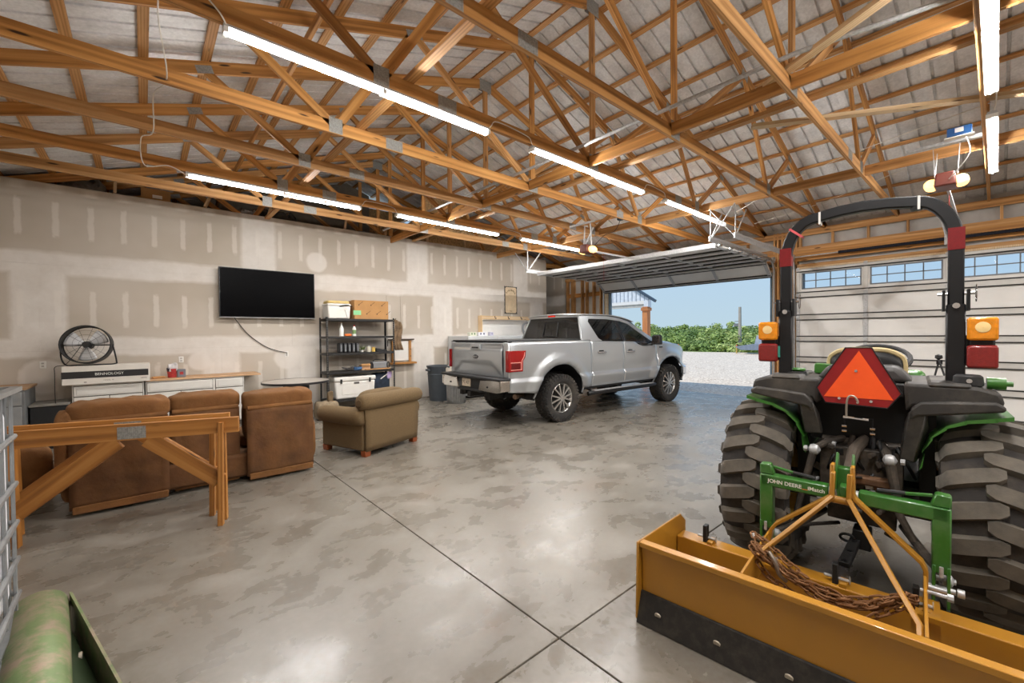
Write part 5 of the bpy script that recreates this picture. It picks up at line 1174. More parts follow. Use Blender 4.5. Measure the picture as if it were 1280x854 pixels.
for x in (-.075, 1.075): obj('roll_end', MB().cyl((x, .02, .742), (x + (.012 if x > 0 else -.012), .02, .742), .06, .045, 16), M('olive_dark', srgb(96, 76, 50), .9, 0, .2, 50, .3, 120), br0, bevel=.004)
def bkf(u, v): x = .0 + .99 * u; z = .075 + .60 * v; return (x + (.03 * (u - .5)) * v, .0 - .02 * math.sin(PI * v * .9) + .03 * (1 - v) * 0, z)
obj('back_panel', MB().grid(bkf, 12, 8), olive, ac, solid=.04)
obj('body', MB().b2((.02, .04, .08), (.98, .86, .40)), olive, ac, bevel=.03, seg=2)
obj('inner_back', pillow(.80, .26, .55, .1, 0, 7), olive, ac, loc=(.5, .20, .60)); obj('seat_cushion', pillow(.70, .70, .20, .1, 0, 8), olive, ac, loc=(.5, .52, .46))
for x, s in ((.03, -1), (.97, 1)):
    roll('arm_roll', (x + s * .02, .02, .54), (x + s * .02, .90, .53), .125, .12, ac)
    obj('arm_side', MB().b2((x - .05, .03, .08), (x + .05, .88, .48)), olive, ac, bevel=.02, seg=2)
for x, y in ((.04, .04), (.96, .04), (.04, .84), (.96, .84)): obj('foot', MB().box((x, y, .04), (.09, .09, .08), taper=(1.1, 1.1)), foot_w, ac, bevel=.005)
# ================================================================ SAWHORSES made of old truss pieces
th_ = math.atan2(4.96 - 4.45, -.76 - .632)
plate_me = None
def sawhorse(label, off, trim, rz):
    c = Vector((.632, 4.45, 0)) + Vector((math.sin(-th_), math.cos(th_), 0)) * 0
    t = thing('sawhorse', label, 'sawhorse', (.632 + off[0], 4.47 + off[1], 0), th_)
    L_ = 2.15      # local x runs from the right end towards the left end
    b = obj('beam', MB().beam((0, 0, .87), (L_, 0, .87), .04, .135), aged, t, bevel=.003)
    obj('diagonal', MB().beam((.15, 0, .38), (.66, 0, .80), .038, .13, (0, 0, 1)), aged, t, bevel=.003); obj('diagonal', MB().beam((L_ - .66, 0, .30), (.86, 0, .80), .038, .13, (0, 0, 1)), aged, t, bevel=.003)
    for s in (-1, 1): g = gusset_mb(.19, .10, .0015); o = obj('gusset_plate', g, galvp, t, loc=(.76, s * .002, .865))
    for x in (.13, L_ - .62):
        for s in (-1, 1): obj('leg', MB().beam((x, s * .03, .90), (x + .01, s * (.05 if s * trim > 0 else .085), 0.0), .04, .058, (0, 1, 0)), aged, t, bevel=.002)
    return t
sawhorse('nearer pine sawhorse with metal plate and diagonal braces', (0, 0), 1, 0)
sawhorse('farther pine sawhorse standing just behind the nearer one', (-.03, .30), 1, 0)
# ================================================================ TOTE IN A STEEL CAGE, GREEN STEEL PIECE
ibc = thing('liquid_tote', 'white plastic liquid tote in a grey tubular steel cage at the left edge', 'tote', (-.95, 2.5, .30))
obj('stand_block', MB().b2((-.45, -.45, -.30), (.45, .45, -.02)), pine, ibc)
obj('bottle', MB().box((0, 0, .60), (.95, .95, .94)), M('tote_white', srgb(226, 226, 230), .4, 0, .04), ibc, bevel=.07, seg=4)
cage = M('cage_steel', srgb(146, 148, 148), .4, .6, .12, 20)
for z in (.17, .33, .50, .68, .90):
    obj('cage_bar', MB().tube(cr([(-.49, -.49, z), (0, -.50, z), (.49, -.49, z), (.50, 0, z), (.49, .49, z), (0, .50, z), (-.49, .49, z), (-.50, 0, z)], 1, True), .013, 8, closed=True), cage, ibc)
for i in range(6):
    q = -.46 + .184 * i
    for s in (-1, 1): obj('cage_upright', MB().tube([(s * .485, q, .1), (s * .485, q, 1.12)], .0075, 6), cage, ibc); obj('cage_upright', MB().tube([(q, s * .485, .1), (q, s * .485, 1.12)], .009, 6), cage, ibc)
rimm = MB()
for a, b in (((-.5, -.5), (.5, -.5)), ((.5, -.5), (.5, .5)), ((.5, .5), (-.5, .5)), ((-.5, .5), (-.5, -.5))): rimm.beam((a[0], a[1], 1.12), (b[0], b[1], 1.12), .035, .02)
obj('top_frame', rimm, cage, ibc); obj('top_sheet', MB().b2((-.46, -.46, 1.09), (.46, .46, 1.10)), M('tote_dark', srgb(60, 58, 56), .6), ibc)
pal = MB(); pal.b2((-.5, -.5, .04), (.5, .5, .08)); pal.beam((-.5, .5, .02), (.5, .5, .02), .03, .05); pal.beam((.5, -.5, .02), (.5, .5, .02), .03, .09); obj('pallet', pal, cage, ibc)
gp_ = thing('green_steel_channel', 'worn green-painted rounded steel piece at the bottom left corner', 'steel part', (-.40, 3.08, 0), 0)
worn = M('worn_green', srgb(112, 130, 84), .5, .2, .2, 5, .3, 30, dirt=srgb(158, 138, 118), dirt_amt=1, dirt_scale=11, dirt_lo=.47)
D = Vector((.10, -.98, 0)).normalized(); Sd = Vector((-D.y, D.x, 0)) * -1
Sd = Vector((.98, .10, 0)).normalized()
prof = [(-.10, .26), (-.105, .31)] + [(-.01 - .095 * math.cos(a), .32 + .085 * math.sin(a)) for a in [PI * k / 12 for k in range(13)]] + [(.088, .30)]
def pv(s, z, t): q = Sd * s + D * t; return (q.x, q.y, z)
mb = MB(); mb.ring([[Vector(pv(s, z, t)) for s, z in prof] for t in (0, .5, 1.1)], cap=False, wrap=False); obj('rounded_top', mb, worn, gp_, solid=.012)
obj('side_plate', MB().add([pv(.092, .36, 0), pv(.092, .0, 0), pv(.27, .0, 1.1), pv(.27, .22, 1.1), pv(.102, .36, 0), pv(.102, .0, 0), pv(.28, .0, 1.1), pv(.28, .22, 1.1)], [(0, 1, 2, 3), (4, 7, 6, 5), (0, 3, 7, 4), (1, 5, 6, 2), (0, 4, 5, 1), (3, 2, 6, 7)]), worn, gp_); obj('left_plate', MB().prism([pv(-.10, .32, .0), pv(-.088, .32, 0), pv(-.088, .0, .02), pv(-.10, .0, .02)], D * 1.1), worn, gp_); obj('inner_web', MB().add([pv(.06, .30, .02), pv(.06, .30, 1.1), pv(.262, .08, 1.1), pv(.088, .08, .02)], [(0, 1, 2, 3)]), M('dark_green_steel', srgb(40, 56, 28), .6), gp_)
q = pv(.115, .235, .42); obj('bolt_head', MB().cyl(q, (q[0] + .012, q[1], q[2]), .018, n=12), M('bolt_pale', (0, 0, 0)), gp_); 
# ================================================================ ALONG THE DRYWALL: cabinets, box, fan
cab_w = M('cabinet_white', srgb(216, 213, 206), .5, 0, .04); cab_gap = M('cabinet_gap', srgb(90, 84, 76), .8)
def base_cabinet(label, x0, x1, yf, zt_, drawers, doors, counter=None):
    t = thing('base_cabinet', label, 'cabinet', (x0, yf, 0)); w = x1 - x0
    obj('carcass', MB().b2((0, .02, .09), (w, 9.97 - yf, zt_)), cab_w, t, bevel=.003); obj('toe_kick', MB().b2((.02, .07, 0), (w - .02, 9.95 - yf, .09)), cab_gap, t)
    for a, b in drawers:
        d = obj('drawer', MB().b2((a, 0, zt_ - .185), (b, .02, zt_ - .03)), cab_w, t, bevel=.004); obj('drawer_panel', MB().b2((a + .03, -.006, zt_ - .165), (b - .03, .0, zt_ - .05)), cab_w, d, bevel=.004); obj('shadow_line', MB().b2((a - .006, .012, zt_ - .192), (b + .006, .022, zt_ - .023)), cab_gap, d)
    for a, b in doors:
        d = obj('door', MB().b2((a, 0, .11), (b, .02, zt_ - .20)), cab_w, t, bevel=.004); obj('door_panel', MB().b2((a + .05, -.004, .17), (b - .05, .002, zt_ - .26)), cab_w, d, bevel=.006); obj('shadow_line', MB().b2((a - .006, .012, .104), (b + .006, .022, zt_ - .194)), cab_gap, d)
    return t
base_cabinet('white base cabinet under the long striped box', -.85, -.01, 9.37, .93, [(.02, .82)], [(.02, .415), (.425, .82)])
base_cabinet('white base cabinet under the wooden counter', .01, 1.42, 9.37, .915, [(.02, .92), (.97, 1.39)], [(.02, .46), (.47, .92), (.97, 1.39)])
ct = obj('counter_top', MB().beam((0.02, 9.67, .93), (1.70, 9.67, .93), .62, .028), oak, bevel=.003); tag(ct, 'thin light wood counter board on the right base cabinet', 'counter')
lb = thing('long_box', 'long white box with a black lettered stripe lying on the left base cabinet', 'box', (-.95, 9.30, .932))
bxm = M('box_white', srgb(214, 208, 198), .6, 0, .05)
obj('carton', MB().b2((0, 0, 0), (1.02, .5, .29)), bxm, lb, bevel=.006); obj('stripe', MB().b2((-.002, -.002, .10), (1.0, .4, .205)), M('stripe_black', srgb(34, 32, 32), .5), lb)
RW = Euler((PI / 2, 0, 0))
text('lettering', 'BENNOLOGY', .055, letter, lb, (.53, -.004, .155), RW, .001); grey_l = M('grey_print', srgb(130, 122, 112), .6); text('lettering', 'MODEL 48', .026, grey_l, lb, (.52, -.001, .055), RW, .0006); text('lettering', 'HDMI', .03, M('dark_print', srgb(60, 56, 52), .6), lb, (.94, -.001, .06), RW, .0006); obj('print_mark', MB().b2((.24, -.001, .03), (.27, 0, .045)), grey_l, lb)
fan = thing('floor_fan', 'round black drum fan on a bent tube stand on top of the long box', 'fan', (-.68, 9.52, 1.225), -.15)
rg_ = MB(); rg_.lathe([(.285, -.09), (.30, -.085), (.30, .085), (.285, .09)], 40, (0, 0, .325), Matrix.Rotation(PI / 2 - .12, 3, 'X')); obj('drum', rg_, black_plastic, fan, solid=.006)
Mf = Matrix.Rotation(PI / 2 - .12, 3, 'X'); cf = Vector((0, 0, .325))
gm_ = MB()
for r in (.08, .15, .22): gm_.tube([cf + Mf @ Vector((r * math.cos(a), r * math.sin(a), .085)) for a in [2 * PI * k / 36 for k in range(36)]], .0016, 4, closed=True)
for k in range(10): a = 2 * PI * k / 10; gm_.tube([cf + Mf @ Vector((.04 * math.cos(a), .04 * math.sin(a), .09)), cf + Mf @ Vector((.29 * math.cos(a), .29 * math.sin(a), .085))], .002, 4)
obj('front_grille', gm_, blackm, fan, kind='stuff')
hb_ = MB(); hb_.cyl(cf + Mf @ Vector((0, 0, .095)), cf + Mf @ Vector((0, 0, .05)), .04, .045, 18); obj('hub', hb_, black_plastic, fan); obj('motor', MB().cyl(cf + Mf @ Vector((0, 0, -.02)), cf + Mf @ Vector((0, 0, -.14)), .06, n=16).beam(cf + Mf @ Vector((-.28, 0, -.08)), cf + Mf @ Vector((.28, 0, -.08)), .02, .02), black_plastic, fan)
for k in range(3):
    a0 = 2 * PI * k / 3 + .6
    def bl(u, v, a0=a0): r = .05 + .21 * u; a = a0 + (v - .5) * (.9 + .5 * u * (1 - u)); p = Mf @ Vector((r * math.cos(a), r * math.sin(a), .02 + .05 * (v - .5))); return tuple(cf + p)
    obj('blade', MB().grid(bl, 8, 8), M('blade_silver', srgb(210, 212, 214), .3, .3), fan, solid=.004)
obj('stand', MB().tube(cr([(-.30, 0, .33), (-.29, -.02, .12), (-.235, -.03, .012), (-.1, -.13, .010), (.2, -.13, .010), (.33, -.03, .012), (.345, -.01, .06), (.30, 0, .33)], 5), .011, 8), blackm, fan)
obj('power_cord', MB().tube(cr([(-.1, .12, .30), (-.25, .05, .03), (-.30, -.23, .0), (-.305, -.25, -.12), (-.30, -.25, -.6), (-.25, -.2, -.85)], 5), .005, 5), wire_b, fan)
# things on the counter and by the left end
j = thing('supply_cup', 'red and clear plastic tub of odds and ends on the wooden counter', 'tub', (.37, 9.62, .945)); obj('tub', MB().lathe([(.001, 0), (.06, 0), (.075, .15), (.07, .155)], 16), M('tub_red', srgb(168, 50, 50), .4, 0, .3, 30), j); obj('bag', pillow(.14, .12, .16, .1, .012, 2), M('clear_bag', srgb(200, 196, 196), .3, 0, .25, 25), j, loc=(.01, 0, .17)); obj('cap', MB().cyl((-.04, -.03, .12), (-.05, -.05, .17), .03, n=12), M('cap_navy', srgb(36, 40, 60), .4), j)
g2 = thing('grey_tin', 'small grey tin box with red print on the wooden counter', 'tin', (.50, 9.62, .945)); obj('body', MB().box((0, 0, .07), (.12, .10, .14)), M('tin_grey', srgb(112, 116, 124), .5), g2, bevel=.006); obj('print', MB().box((0, -.052, .07), (.05, .003, .05)), M('tub_red', (0, 0, 0)), g2)
o = obj('brown_board_offcut', MB().beam((.10, 9.55, .962), (.27, 9.57, .962), .12, .035), pine, bevel=.006); tag(o, 'flat brown offcut lying at the left end of the counter', 'board')
fcb = thing('file_cabinet', 'grey drawer cabinet with a wooden top behind the tote', 'cabinet', (-1.85, 9.15, 0)); greyc = M('cabinet_grey', srgb(112, 114, 114), .5, .2)
obj('body', MB().b2((0, 0, 0), (.55, .8, .92)), greyc, fcb, bevel=.004); obj('top', MB().b2((-.02, -.02, .92), (.57, .82, .95)), oak, fcb)
for z0, z1 in ((.70, .89), (.36, .68), (.03, .34)): d = obj('drawer', MB().b2((.03, -.012, z0), (.52, .0, z1)), M('cabinet_grey_light', srgb(140, 142, 142), .5, .2), fcb, bevel=.004); obj('pull', MB().b2((.2, -.03, (z0 + z1) / 2 - .01), (.35, -.012, (z0 + z1) / 2 + .01)), chrome, d)
bc = thing('black_chest', 'low black chest against the drywall left of the white cabinets', 'chest', (-1.28, 9.30, 0)); obj('body', MB().b2((0, 0, 0), (.40, .60, .64)), M('chest_black', srgb(22, 22, 22), .8, 0, .1), bc, bevel=.01); obj('lid', MB().b2((-.01, -.01, .64), (.41, .61, .675)), M('chest_lid', srgb(120, 116, 108), .6), bc, bevel=.006)
# television, outlets, cord
tv = thing('television', 'large black flat television mounted on the drywall', 'television', (1.98, 9.88, 2.525)); obj('bezel', MB().box((0, 0, 0), (1.74, .05, .985)), M('tv_bezel', srgb(38, 38, 40), .3, .2), tv, bevel=.006); obj('screen', MB().box((0, -.026, .006), (1.71, .004, .945)), M('tv_screen', srgb(4, 4, 5), .25, 0, .01, spec=.03), tv); obj('wall_bracket', MB().box((0, .07, 0), (.5, .09, .4)), black_metal, tv); obj('edge_trim', MB().box((0, -.024, -.487), (1.74, .012, .012)), M('tv_silver', srgb(160, 160, 160), .3, .6), tv)
def outlet(x, z, lb):
    t = thing('wall_outlet', lb, 'outlet', (x, 9.995, z)); obj('plate', MB().box((0, 0, 0), (.075, .008, .115)), white_plastic, t, bevel=.003)
    for dz in (.022, -.022): obj('socket', MB().box((0, -.005, dz), (.03, .004, .026)), M('socket_grey', srgb(176, 172, 164), .5), t)
outlet(-1.22, 1.235, 'white wall outlet left of the drum fan'); outlet(.52, 1.24, 'white wall outlet above the wooden counter'); outlet(2.30, 1.28, 'white wall outlet where the television cord ends')
tag(obj('television_cable', MB().tube(cr([(1.36, 9.93, 2.04), (1.42, 9.96, 1.95), (1.62, 9.975, 1.68), (1.9, 9.975, 1.45), (2.1, 9.975, 1.36), (2.28, 9.97, 1.31), (2.30, 9.975, 1.29)], 6), .008, 6), wire_b), 'black television cord hanging down to the wall outlet', 'cord')
# round table
rt = thing('round_table', 'round table with pale top, dark rim and black drum base beside the steel shelf', 'table', (2.29, 9.22, 0)); obj('top', MB().cyl((0, 0, .735), (0, 0, .762), .60, n=48), M('table_top', srgb(186, 178, 168), .3), rt); obj('rim', MB().lathe([(.60, .725), (.612, .73), (.612, .762), (.60, .764)], 48), M('table_rim', srgb(36, 34, 36), .4), rt, solid=.004); obj('drum_base', MB().cyl((0, 0, 0), (0, 0, .735), .235, n=32), M('drum_blue_black', srgb(32, 38, 46), .45), rt)
# ================================================================ STEEL SHELF AND WHAT IT HOLDS
su = thing('steel_shelf', 'black boltless steel shelving unit with five shelves', 'shelf', (2.94, 9.40, 0)); SW_, SD_ = 1.55, .48
LV = [.26, .87, 1.28, 1.645, 2.03]
for x in (0, SW_ - .0):
    for y in (0, SD_):
        p = MB(); s = 1 if x == 0 else -1; q = 1 if y == 0 else -1
        p.b2((x, y, 0), (x + s * .038, y + q * .003, 2.06)); p.b2((x, y, 0), (x + s * .003, y + q * .038, 2.06)); po_ = obj('post', p, blackm, su)
        hl = MB(); 
        for k in range(40): hl.box((x + s * .02, y - q * .001, .06 + k * .05), (.012, .002, .022)); hl.box((x - s * .001, y + q * .02, .06 + k * .05), (.002, .012, .022))
        obj('slots', hl, M('slot_grey', srgb(120, 116, 110), .6), po_, kind='stuff')
for z in LV:
    b = MB(); b.b2((.0, .0, z - .05), (SW_, .012, z)); b.b2((0, SD_ - .012, z - .05), (SW_, SD_, z)); b.b2((0, 0, z - .05), (.012, SD_, z)); b.b2((SW_ - .012, 0, z - .05), (SW_, SD_, z)); b.b2((.005, .005, z - .012), (SW_ - .005, SD_ - .005, z)); obj('shelf_board', b, M('shelf_black', srgb(38, 36, 35), .5, .2), su, bevel=.002)
SX, SY_ = 2.94, 9.40
def sh(nm, lb, ct_, x, z, y=.2, rz=0, group=None): return thing(nm, lb, ct_, (SX + x, SY_ + y, LV[z] + .001), rz, group)
cool_m = M('cooler_white', srgb(224, 221, 214), .45, 0, .03)
c = sh('cooler', 'small white cooler with a yellow cushion lid on the top shelf', 'cooler', .30, 4, .24); obj('body', MB().box((0, 0, .14), (.46, .36, .28), taper=(1.06, 1.06)), cool_m, c, bevel=.025, seg=2); obj('lid', MB().box((0, 0, .305), (.5, .40, .05)), cool_m, c, bevel=.015, seg=2); obj('cushion', pillow(.48, .38, .07, .1, .003), M('cushion_yellow', srgb(210, 184, 120), .8), c, loc=(0, 0, .362)); obj('handle', MB().tube(cr([(.0, -.2, .27), (.15, -.22, .30), (.3, -.12, .28)], 4), .012, 6), black_plastic, c); obj('side_rib', MB().beam((.02, -.195, .20), (.12, -.195, .20), .02, .012).beam((.12, -.195, .20), (.17, -.19, .03), .02, .012), cool_m, c)
c = sh('cardboard_box', 'brown cardboard moving box with green tape and arrow prints on the top shelf', 'box', 1.02, 4, .24); cb = M('cardboard', srgb(172, 128, 78), .8, 0, .08, 5); obj('carton', MB().box((0, 0, .21), (.80, .42, .42)), cb, c, bevel=.004); obj('flap', MB().box((.0, -.1, .424), (.8, .22, .006), Matrix.Rotation(.05, 3, 'X')), cb, c); tp = obj('tape', MB().box((-.34, -.212, .14), (.17, .003, .10)), M('tape_green', srgb(128, 196, 140), .5), c)
for i, (x, z) in enumerate(((-.3, .32), (-.02, .32), (.24, .32), (-.12, .12), (.12, .12), (.36, .12))): obj('printed_arrow', MB().beam((x, -.212, z), (x + .09, -.212, z + .07), .002, .008, (0, 0, 1)).box((x, -.212, z - .004), (.026, .002, .022)), M('print_brown', srgb(66, 46, 30), .7), c)
def bottle(nm, lb, x, z, prof, mb_, cm, ch_, y=.12): t = sh(nm, lb, 'bottle', x, z, y); obj('body', MB().lathe(prof, 16), mb_, t); obj('cap', MB().cyl((0, 0, ch_), (0, 0, ch_ + .04), .018, .014, 12), cm, t); return t
bottle('spray_bottle', 'plain white plastic bottle on the second shelf', .36, 3, [(.001, 0), (.045, 0), (.045, .17), (.02, .23), (.015, .25)], white_plastic, white_plastic, .25)
t = bottle('cleaner_bottle', 'white bottle with red cap and green label on the second shelf', .64, 3, [(.001, 0), (.042, 0), (.042, .16), (.022, .21), (.018, .22)], white_plastic, M('cap_red', srgb(200, 34, 30), .4), .215); obj('label', MB().lathe([(.043, .05), (.043, .14)], 16), M('label_green', srgb(120, 150, 96), .5), t)
t = sh('orange_tool', 'small orange moulded tool on the second shelf', 'tool', .50, 3, .12); obj('body', pillow(.14, .09, .05, .1, 0), M('orange_plastic', (0, 0, 0)), t, loc=(0, 0, .026)); obj('tip', MB().box((.07, 0, .02), (.04, .03, .03)), black_plastic, t)
for k in range(5):
    t = sh('charger_case', 'upright dark equipment case, number %s from the left of the row on the middle shelf' % ['one', 'two', 'three', 'four', 'five'][k], 'case', .33 + k * .092, 2, .16, 0, 'row of equipment cases on the middle shelf'); obj('shell', MB().box((0, 0, .105), (.07, .20, .21)), M('case_dark', srgb(48, 48, 50), .5), t, bevel=.018, seg=2); obj('face_plate', MB().box((-.0, -.101, .10), (.035, .006, .15)), M('case_face', srgb(110, 112, 114), .5), t)
t = sh('potted_sprig', 'small green plastic plant clump on the middle shelf', 'plant', .82, 2, .15); pm = MB(); rnd = random.Random(4)
for _ in range(26): a = rnd.uniform(0, 6.3); r = rnd.uniform(.04, .12); h = rnd.uniform(.05, .17); pm.add([(0, 0, .02), (r * math.cos(a) * .5 - .012, r * math.sin(a) * .5, h * .6), (r * math.cos(a), r * math.sin(a), h), (r * math.cos(a) * .5 + .012, r * math.sin(a) * .5, h * .55)], [(0, 1, 2, 3)])
obj('leaves', pm, M('plant_green', srgb(92, 106, 60), .6), t); obj('pot', MB().lathe([(.001, 0), (.03, 0), (.04, .05)], 12), white_plastic, t)
t = sh('yellow_spool', 'yellow spool on the middle shelf', 'spool', 1.09, 2, .14); obj('core', MB().cyl((0, 0, 0), (0, 0, .10), .04, n=18), M('spool_yellow', srgb(206, 172, 84), .6), t); obj('flange', MB().cyl((0, 0, .1), (0, 0, .108), .05, n=18), M('spool_tan', srgb(190, 160, 120), .6), t)
t = sh('clear_jar', 'clear jar with pale contents beside the yellow spool', 'jar', .98, 2, .14); obj('glass', MB().lathe([(.001, 0), (.045, 0), (.045, .10), (.035, .12)], 16), M('jar_pale', srgb(196, 190, 172), .2), t); obj('lid', MB().cyl((0, 0, .12), (0, 0, .135), .038, n=16), galv, t)
t = sh('black_wedge', 'flat black wedge-shaped tool at the right of the middle shelf', 'tool', 1.26, 2, .14); obj('body', MB().prism([(-.12, -.05, 0), (.15, -.05, 0), (.15, -.05, .03), (-.12, -.05, .08)], (0, .1, 0)), black_plastic, t, bevel=.005); obj('knob', MB().cyl((.1, 0, .03), (.1, 0, .05), .02, n=10), black_plastic, t)
rnd = random.Random(6)
for k, (nm, lb, x, col) in enumerate((('cable_coil', 'tangle of grey and black cable on the fourth shelf', .52, (84, 80, 78)), ('dark_cable_coil', 'dark looped hose on the fourth shelf', .74, (40, 40, 42)))):
    t = sh(nm, lb, 'cable', x, 1, .16); cm_ = MB(); pts = [(rnd.uniform(-.16, .16), rnd.uniform(-.08, .08), rnd.uniform(.01, .09)) for _ in range(12)]; cm_.tube(cr(pts, 5), .010, 6); obj('coil', cm_, M('cable_%d' % k, srgb(*col), .6), t); obj('plug', MB().box(pts[0], (.05, .03, .025)), black_plastic, t)
t = sh('blue_cloth', 'crumpled blue cloth on the fourth shelf', 'cloth', .70, 1, .09); obj('folds', pillow(.17, .12, .07, .1, .012, 5), M('cloth_blue', srgb(52, 84, 122), .9), t, loc=(0, 0, .04))
t = sh('tan_carton', 'small open tan carton on the fourth shelf', 'box', .88, 1, .15); obj('carton', MB().b2((-.10, -.08, 0), (.10, .08, .12)), M('carton_tan', srgb(186, 150, 116), .8), t); obj('flap', MB().box((.0, -.09, .12), (.2, .06, .004), Matrix.Rotation(.8, 3, 'X')), cb, t)
t = sh('tool_case', 'grey and black power tool case with round ends on the fourth shelf', 'tool case', 1.22, 1, .16); obj('body', MB().box((0, 0, .09), (.38, .16, .17)), M('tool_grey', srgb(126, 128, 130), .5), t, bevel=.03, seg=2); obj('handle', MB().tube(cr([(-.15, -.02, .18), (-.10, -.02, .22), (.10, -.02, .22), (.15, -.02, .18)], 4), .01, 6), black_plastic, t)
for x in (-.20, .20): obj('ring_end', MB().tube([(x, -.02 + 0 * a, .09) if 0 else (x + .03 * math.cos(a), -.085, .09 + .07 * math.sin(a)) for a in [2 * PI * k / 16 for k in range(16)]], .013, 6, closed=True), black_plastic, t)
o = obj('scrap_board', MB().beam((SX + .85, SY_ + .03, LV[1] + .012), (SX + 1.45, SY_ + .05, LV[1] + .012), .05, .02), pine); tag(o, 'thin wood strip along the front of the fourth shelf', 'board')
c = sh('large_cooler', 'large white cooler with black latches on the bottom shelf', 'cooler', .62, 0, .23); obj('body', MB().box((0, 0, .19), (.86, .40, .38), taper=(1.05, 1.05)), cool_m, c, bevel=.03, seg=2); l_ = obj('lid', MB().box((0, 0, .435), (.93, .44, .10)), cool_m, c, bevel=.025, seg=2)
for x in (-.32, .32): obj('latch', MB().box((x, -.225, .39), (.04, .02, .10)), black_plastic, l_, bevel=.004)
obj('badge', MB().box((.02, -.208, .34), (.12, .01, .045)), M('badge_grey', srgb(90, 86, 82), .5), c); obj('front_rib', MB().box((0, -.204, .19), (.6, .012, .20)), cool_m, c, bevel=.005)
c = sh('travel_bag', 'navy bag with a white strap and lilac cloth on the bottom shelf', 'bag', 1.27, 0, .22); obj('body', pillow(.40, .30, .50, .1, .012, 3), M('bag_navy', srgb(30, 42, 58), .8, 0, .4, 12), c, loc=(0, 0, .26)); obj('strap', MB().beam((-.05, -.16, .38), (.14, -.15, .50), .035, .012), white_plastic, c); obj('lilac_cloth', pillow(.12, .06, .16, .1, .01, 2), M('lilac', srgb(184, 162, 206), .8), c, loc=(.17, -.13, .46))
t = thing('duffel_bag', 'slumped khaki bag on the floor between round table and shelf', 'bag', (2.72, 8.75, 0)); obj('body', pillow(.42, .36, .36, .1, .012, 8), M('khaki', srgb(138, 122, 98), .9, 0, .2, 14), t, loc=(0, 0, .18)); obj('tie', pillow(.10, .10, .26, .1, .012, 2), M('khaki_dark', srgb(104, 86, 62), .9), t, loc=(.06, -.02, .42))
# wall shelf frame, hanging cloth, rods
t = thing('wall_frame_shelf', 'small wooden frame with a ledge hung on the drywall right of the shelf', 'wall shelf', (4.95, 9.95, 0))
for x in (-.24, .22): obj('side', MB().beam((x, 0, .98), (x, 0, 1.52), .06, .05, (0, 1, 0)), pine_dark, t)
obj('ledge', MB().beam((-.36, -.05, .95), (.36, -.05, .95), .14, .05), pine_dark, t, bevel=.01); obj('top_bar', MB().beam((-.36, 0, 1.55), (.34, 0, 1.55), .05, .03), M('bar_dark', srgb(70, 54, 40), .7), t); obj('backing', MB().box((0, .02, 1.26), (.42, .008, .5)), white_paint, t)
for z in (1.12, 1.3): obj('hook', MB().cyl((.22, -.03, z), (.22, -.05, z), .012, n=8), blackm, t)
t = thing('hanging_cloth', 'camouflage brown cloth hanging off the right corner of the steel shelf', 'cloth', (4.525, 9.42, 1.30)); obj('folds', MB().grid(lambda u, v: (-.03 + .20 * u + .03 * math.sin(v * 7), .03 * math.sin(u * 14 + v * 3), .75 * (1 - v) - .10 * u * (1 - v)), 12, 12), M('camo_brown', srgb(122, 100, 76), .9, 0, .4, 14), t, solid=.012); obj('hook', MB().cyl((0, 0, .72), (0, -.04, .76), .006, n=6), blackm, t)
for k, (x, zt_, lb) in enumerate(((4.56, 2.75, 'thin dark fishing rod leaning in the corner of the steel shelf'), (4.93, 2.6, 'thin fishing rod against the drywall above the wooden frame'))): t = thing('fishing_rod', lb, 'fishing rod', (x, 9.93, 1.55 if k else 1.4)); obj('blank', MB().cyl((0, 0, 0), (.0, .04, zt_ - 1.5), .006, .002, 6), M('rod_dark', srgb(90, 82, 76), .5), t); obj('grip', MB().cyl((0, 0, -.02), (0, 0, .12), .010, n=8), black_plastic, t)
# ================================================================ CORNER BY THE TRUCK
t = thing('trash_bin', 'grey plastic trash bin with a pale rag over the rim', 'trash bin', (5.66, 9.33, 0))
gb = M('bin_grey', srgb(72, 78, 84), .55); obj('bin', MB().lathe([(.001, 0), (.25, 0), (.30, .82), (.32, .85), (.32, .88), (.285, .88), (.24, .03), (.001, .03)], 28), gb, t); obj('rim_handle', MB().box((-.33, 0, .78), (.05, .16, .05)), gb, t, bevel=.01); obj('rib', MB().lathe([(.292, .66), (.305, .67), (.292, .68)], 28), gb, t)
o = thing('rag', 'pale checked rag hanging over the grey trash bin', 'rag', (5.78, 9.07, .62)); obj('cloth', MB().grid(lambda u, v: (-.12 + .24 * u + .05 * v * (.5 - u), -.02 * math.sin(u * 9) - .03, .28 * (1 - v) * (1 - .35 * abs(u - .4))), 8, 8), M('rag_pale', srgb(206, 196, 180), .9, 0, .2, 40), o, solid=.01)
t = thing('metal_can', 'ribbed galvanised steel trash can between the grey bin and the truck', 'trash can', (5.72, 8.66, 0)); pr = [(.001, 0), (.205, 0)]
obj('can', MB().grid(lambda u, v: ((.215 + .02 * v + .006 * math.cos(u * 2 * PI * 26)) * math.cos(2 * PI * u), (.215 + .02 * v + .006 * math.cos(u * 2 * PI * 26)) * math.sin(2 * PI * u), .70 * v), 104, 5, wrapu=True), M('can_galv', srgb(178, 180, 182), .35, .8, .12, 12), t, solid=.006); obj('rim', MB().tube([(.245 * math.cos(a), .245 * math.sin(a), .70) for a in [2 * PI * k / 28 for k in range(28)]], .012, 6, closed=True), galv, t); obj('base_ring', MB().cyl((0, 0, .0), (0, 0, .03), .205, n=28), galv, t); obj('side_handle', MB().tube([(-.15, -.20, .52), (-.16, -.27, .50), (.0, -.30, .50), (.05, -.23, .52)], .008, 6), galv, t)
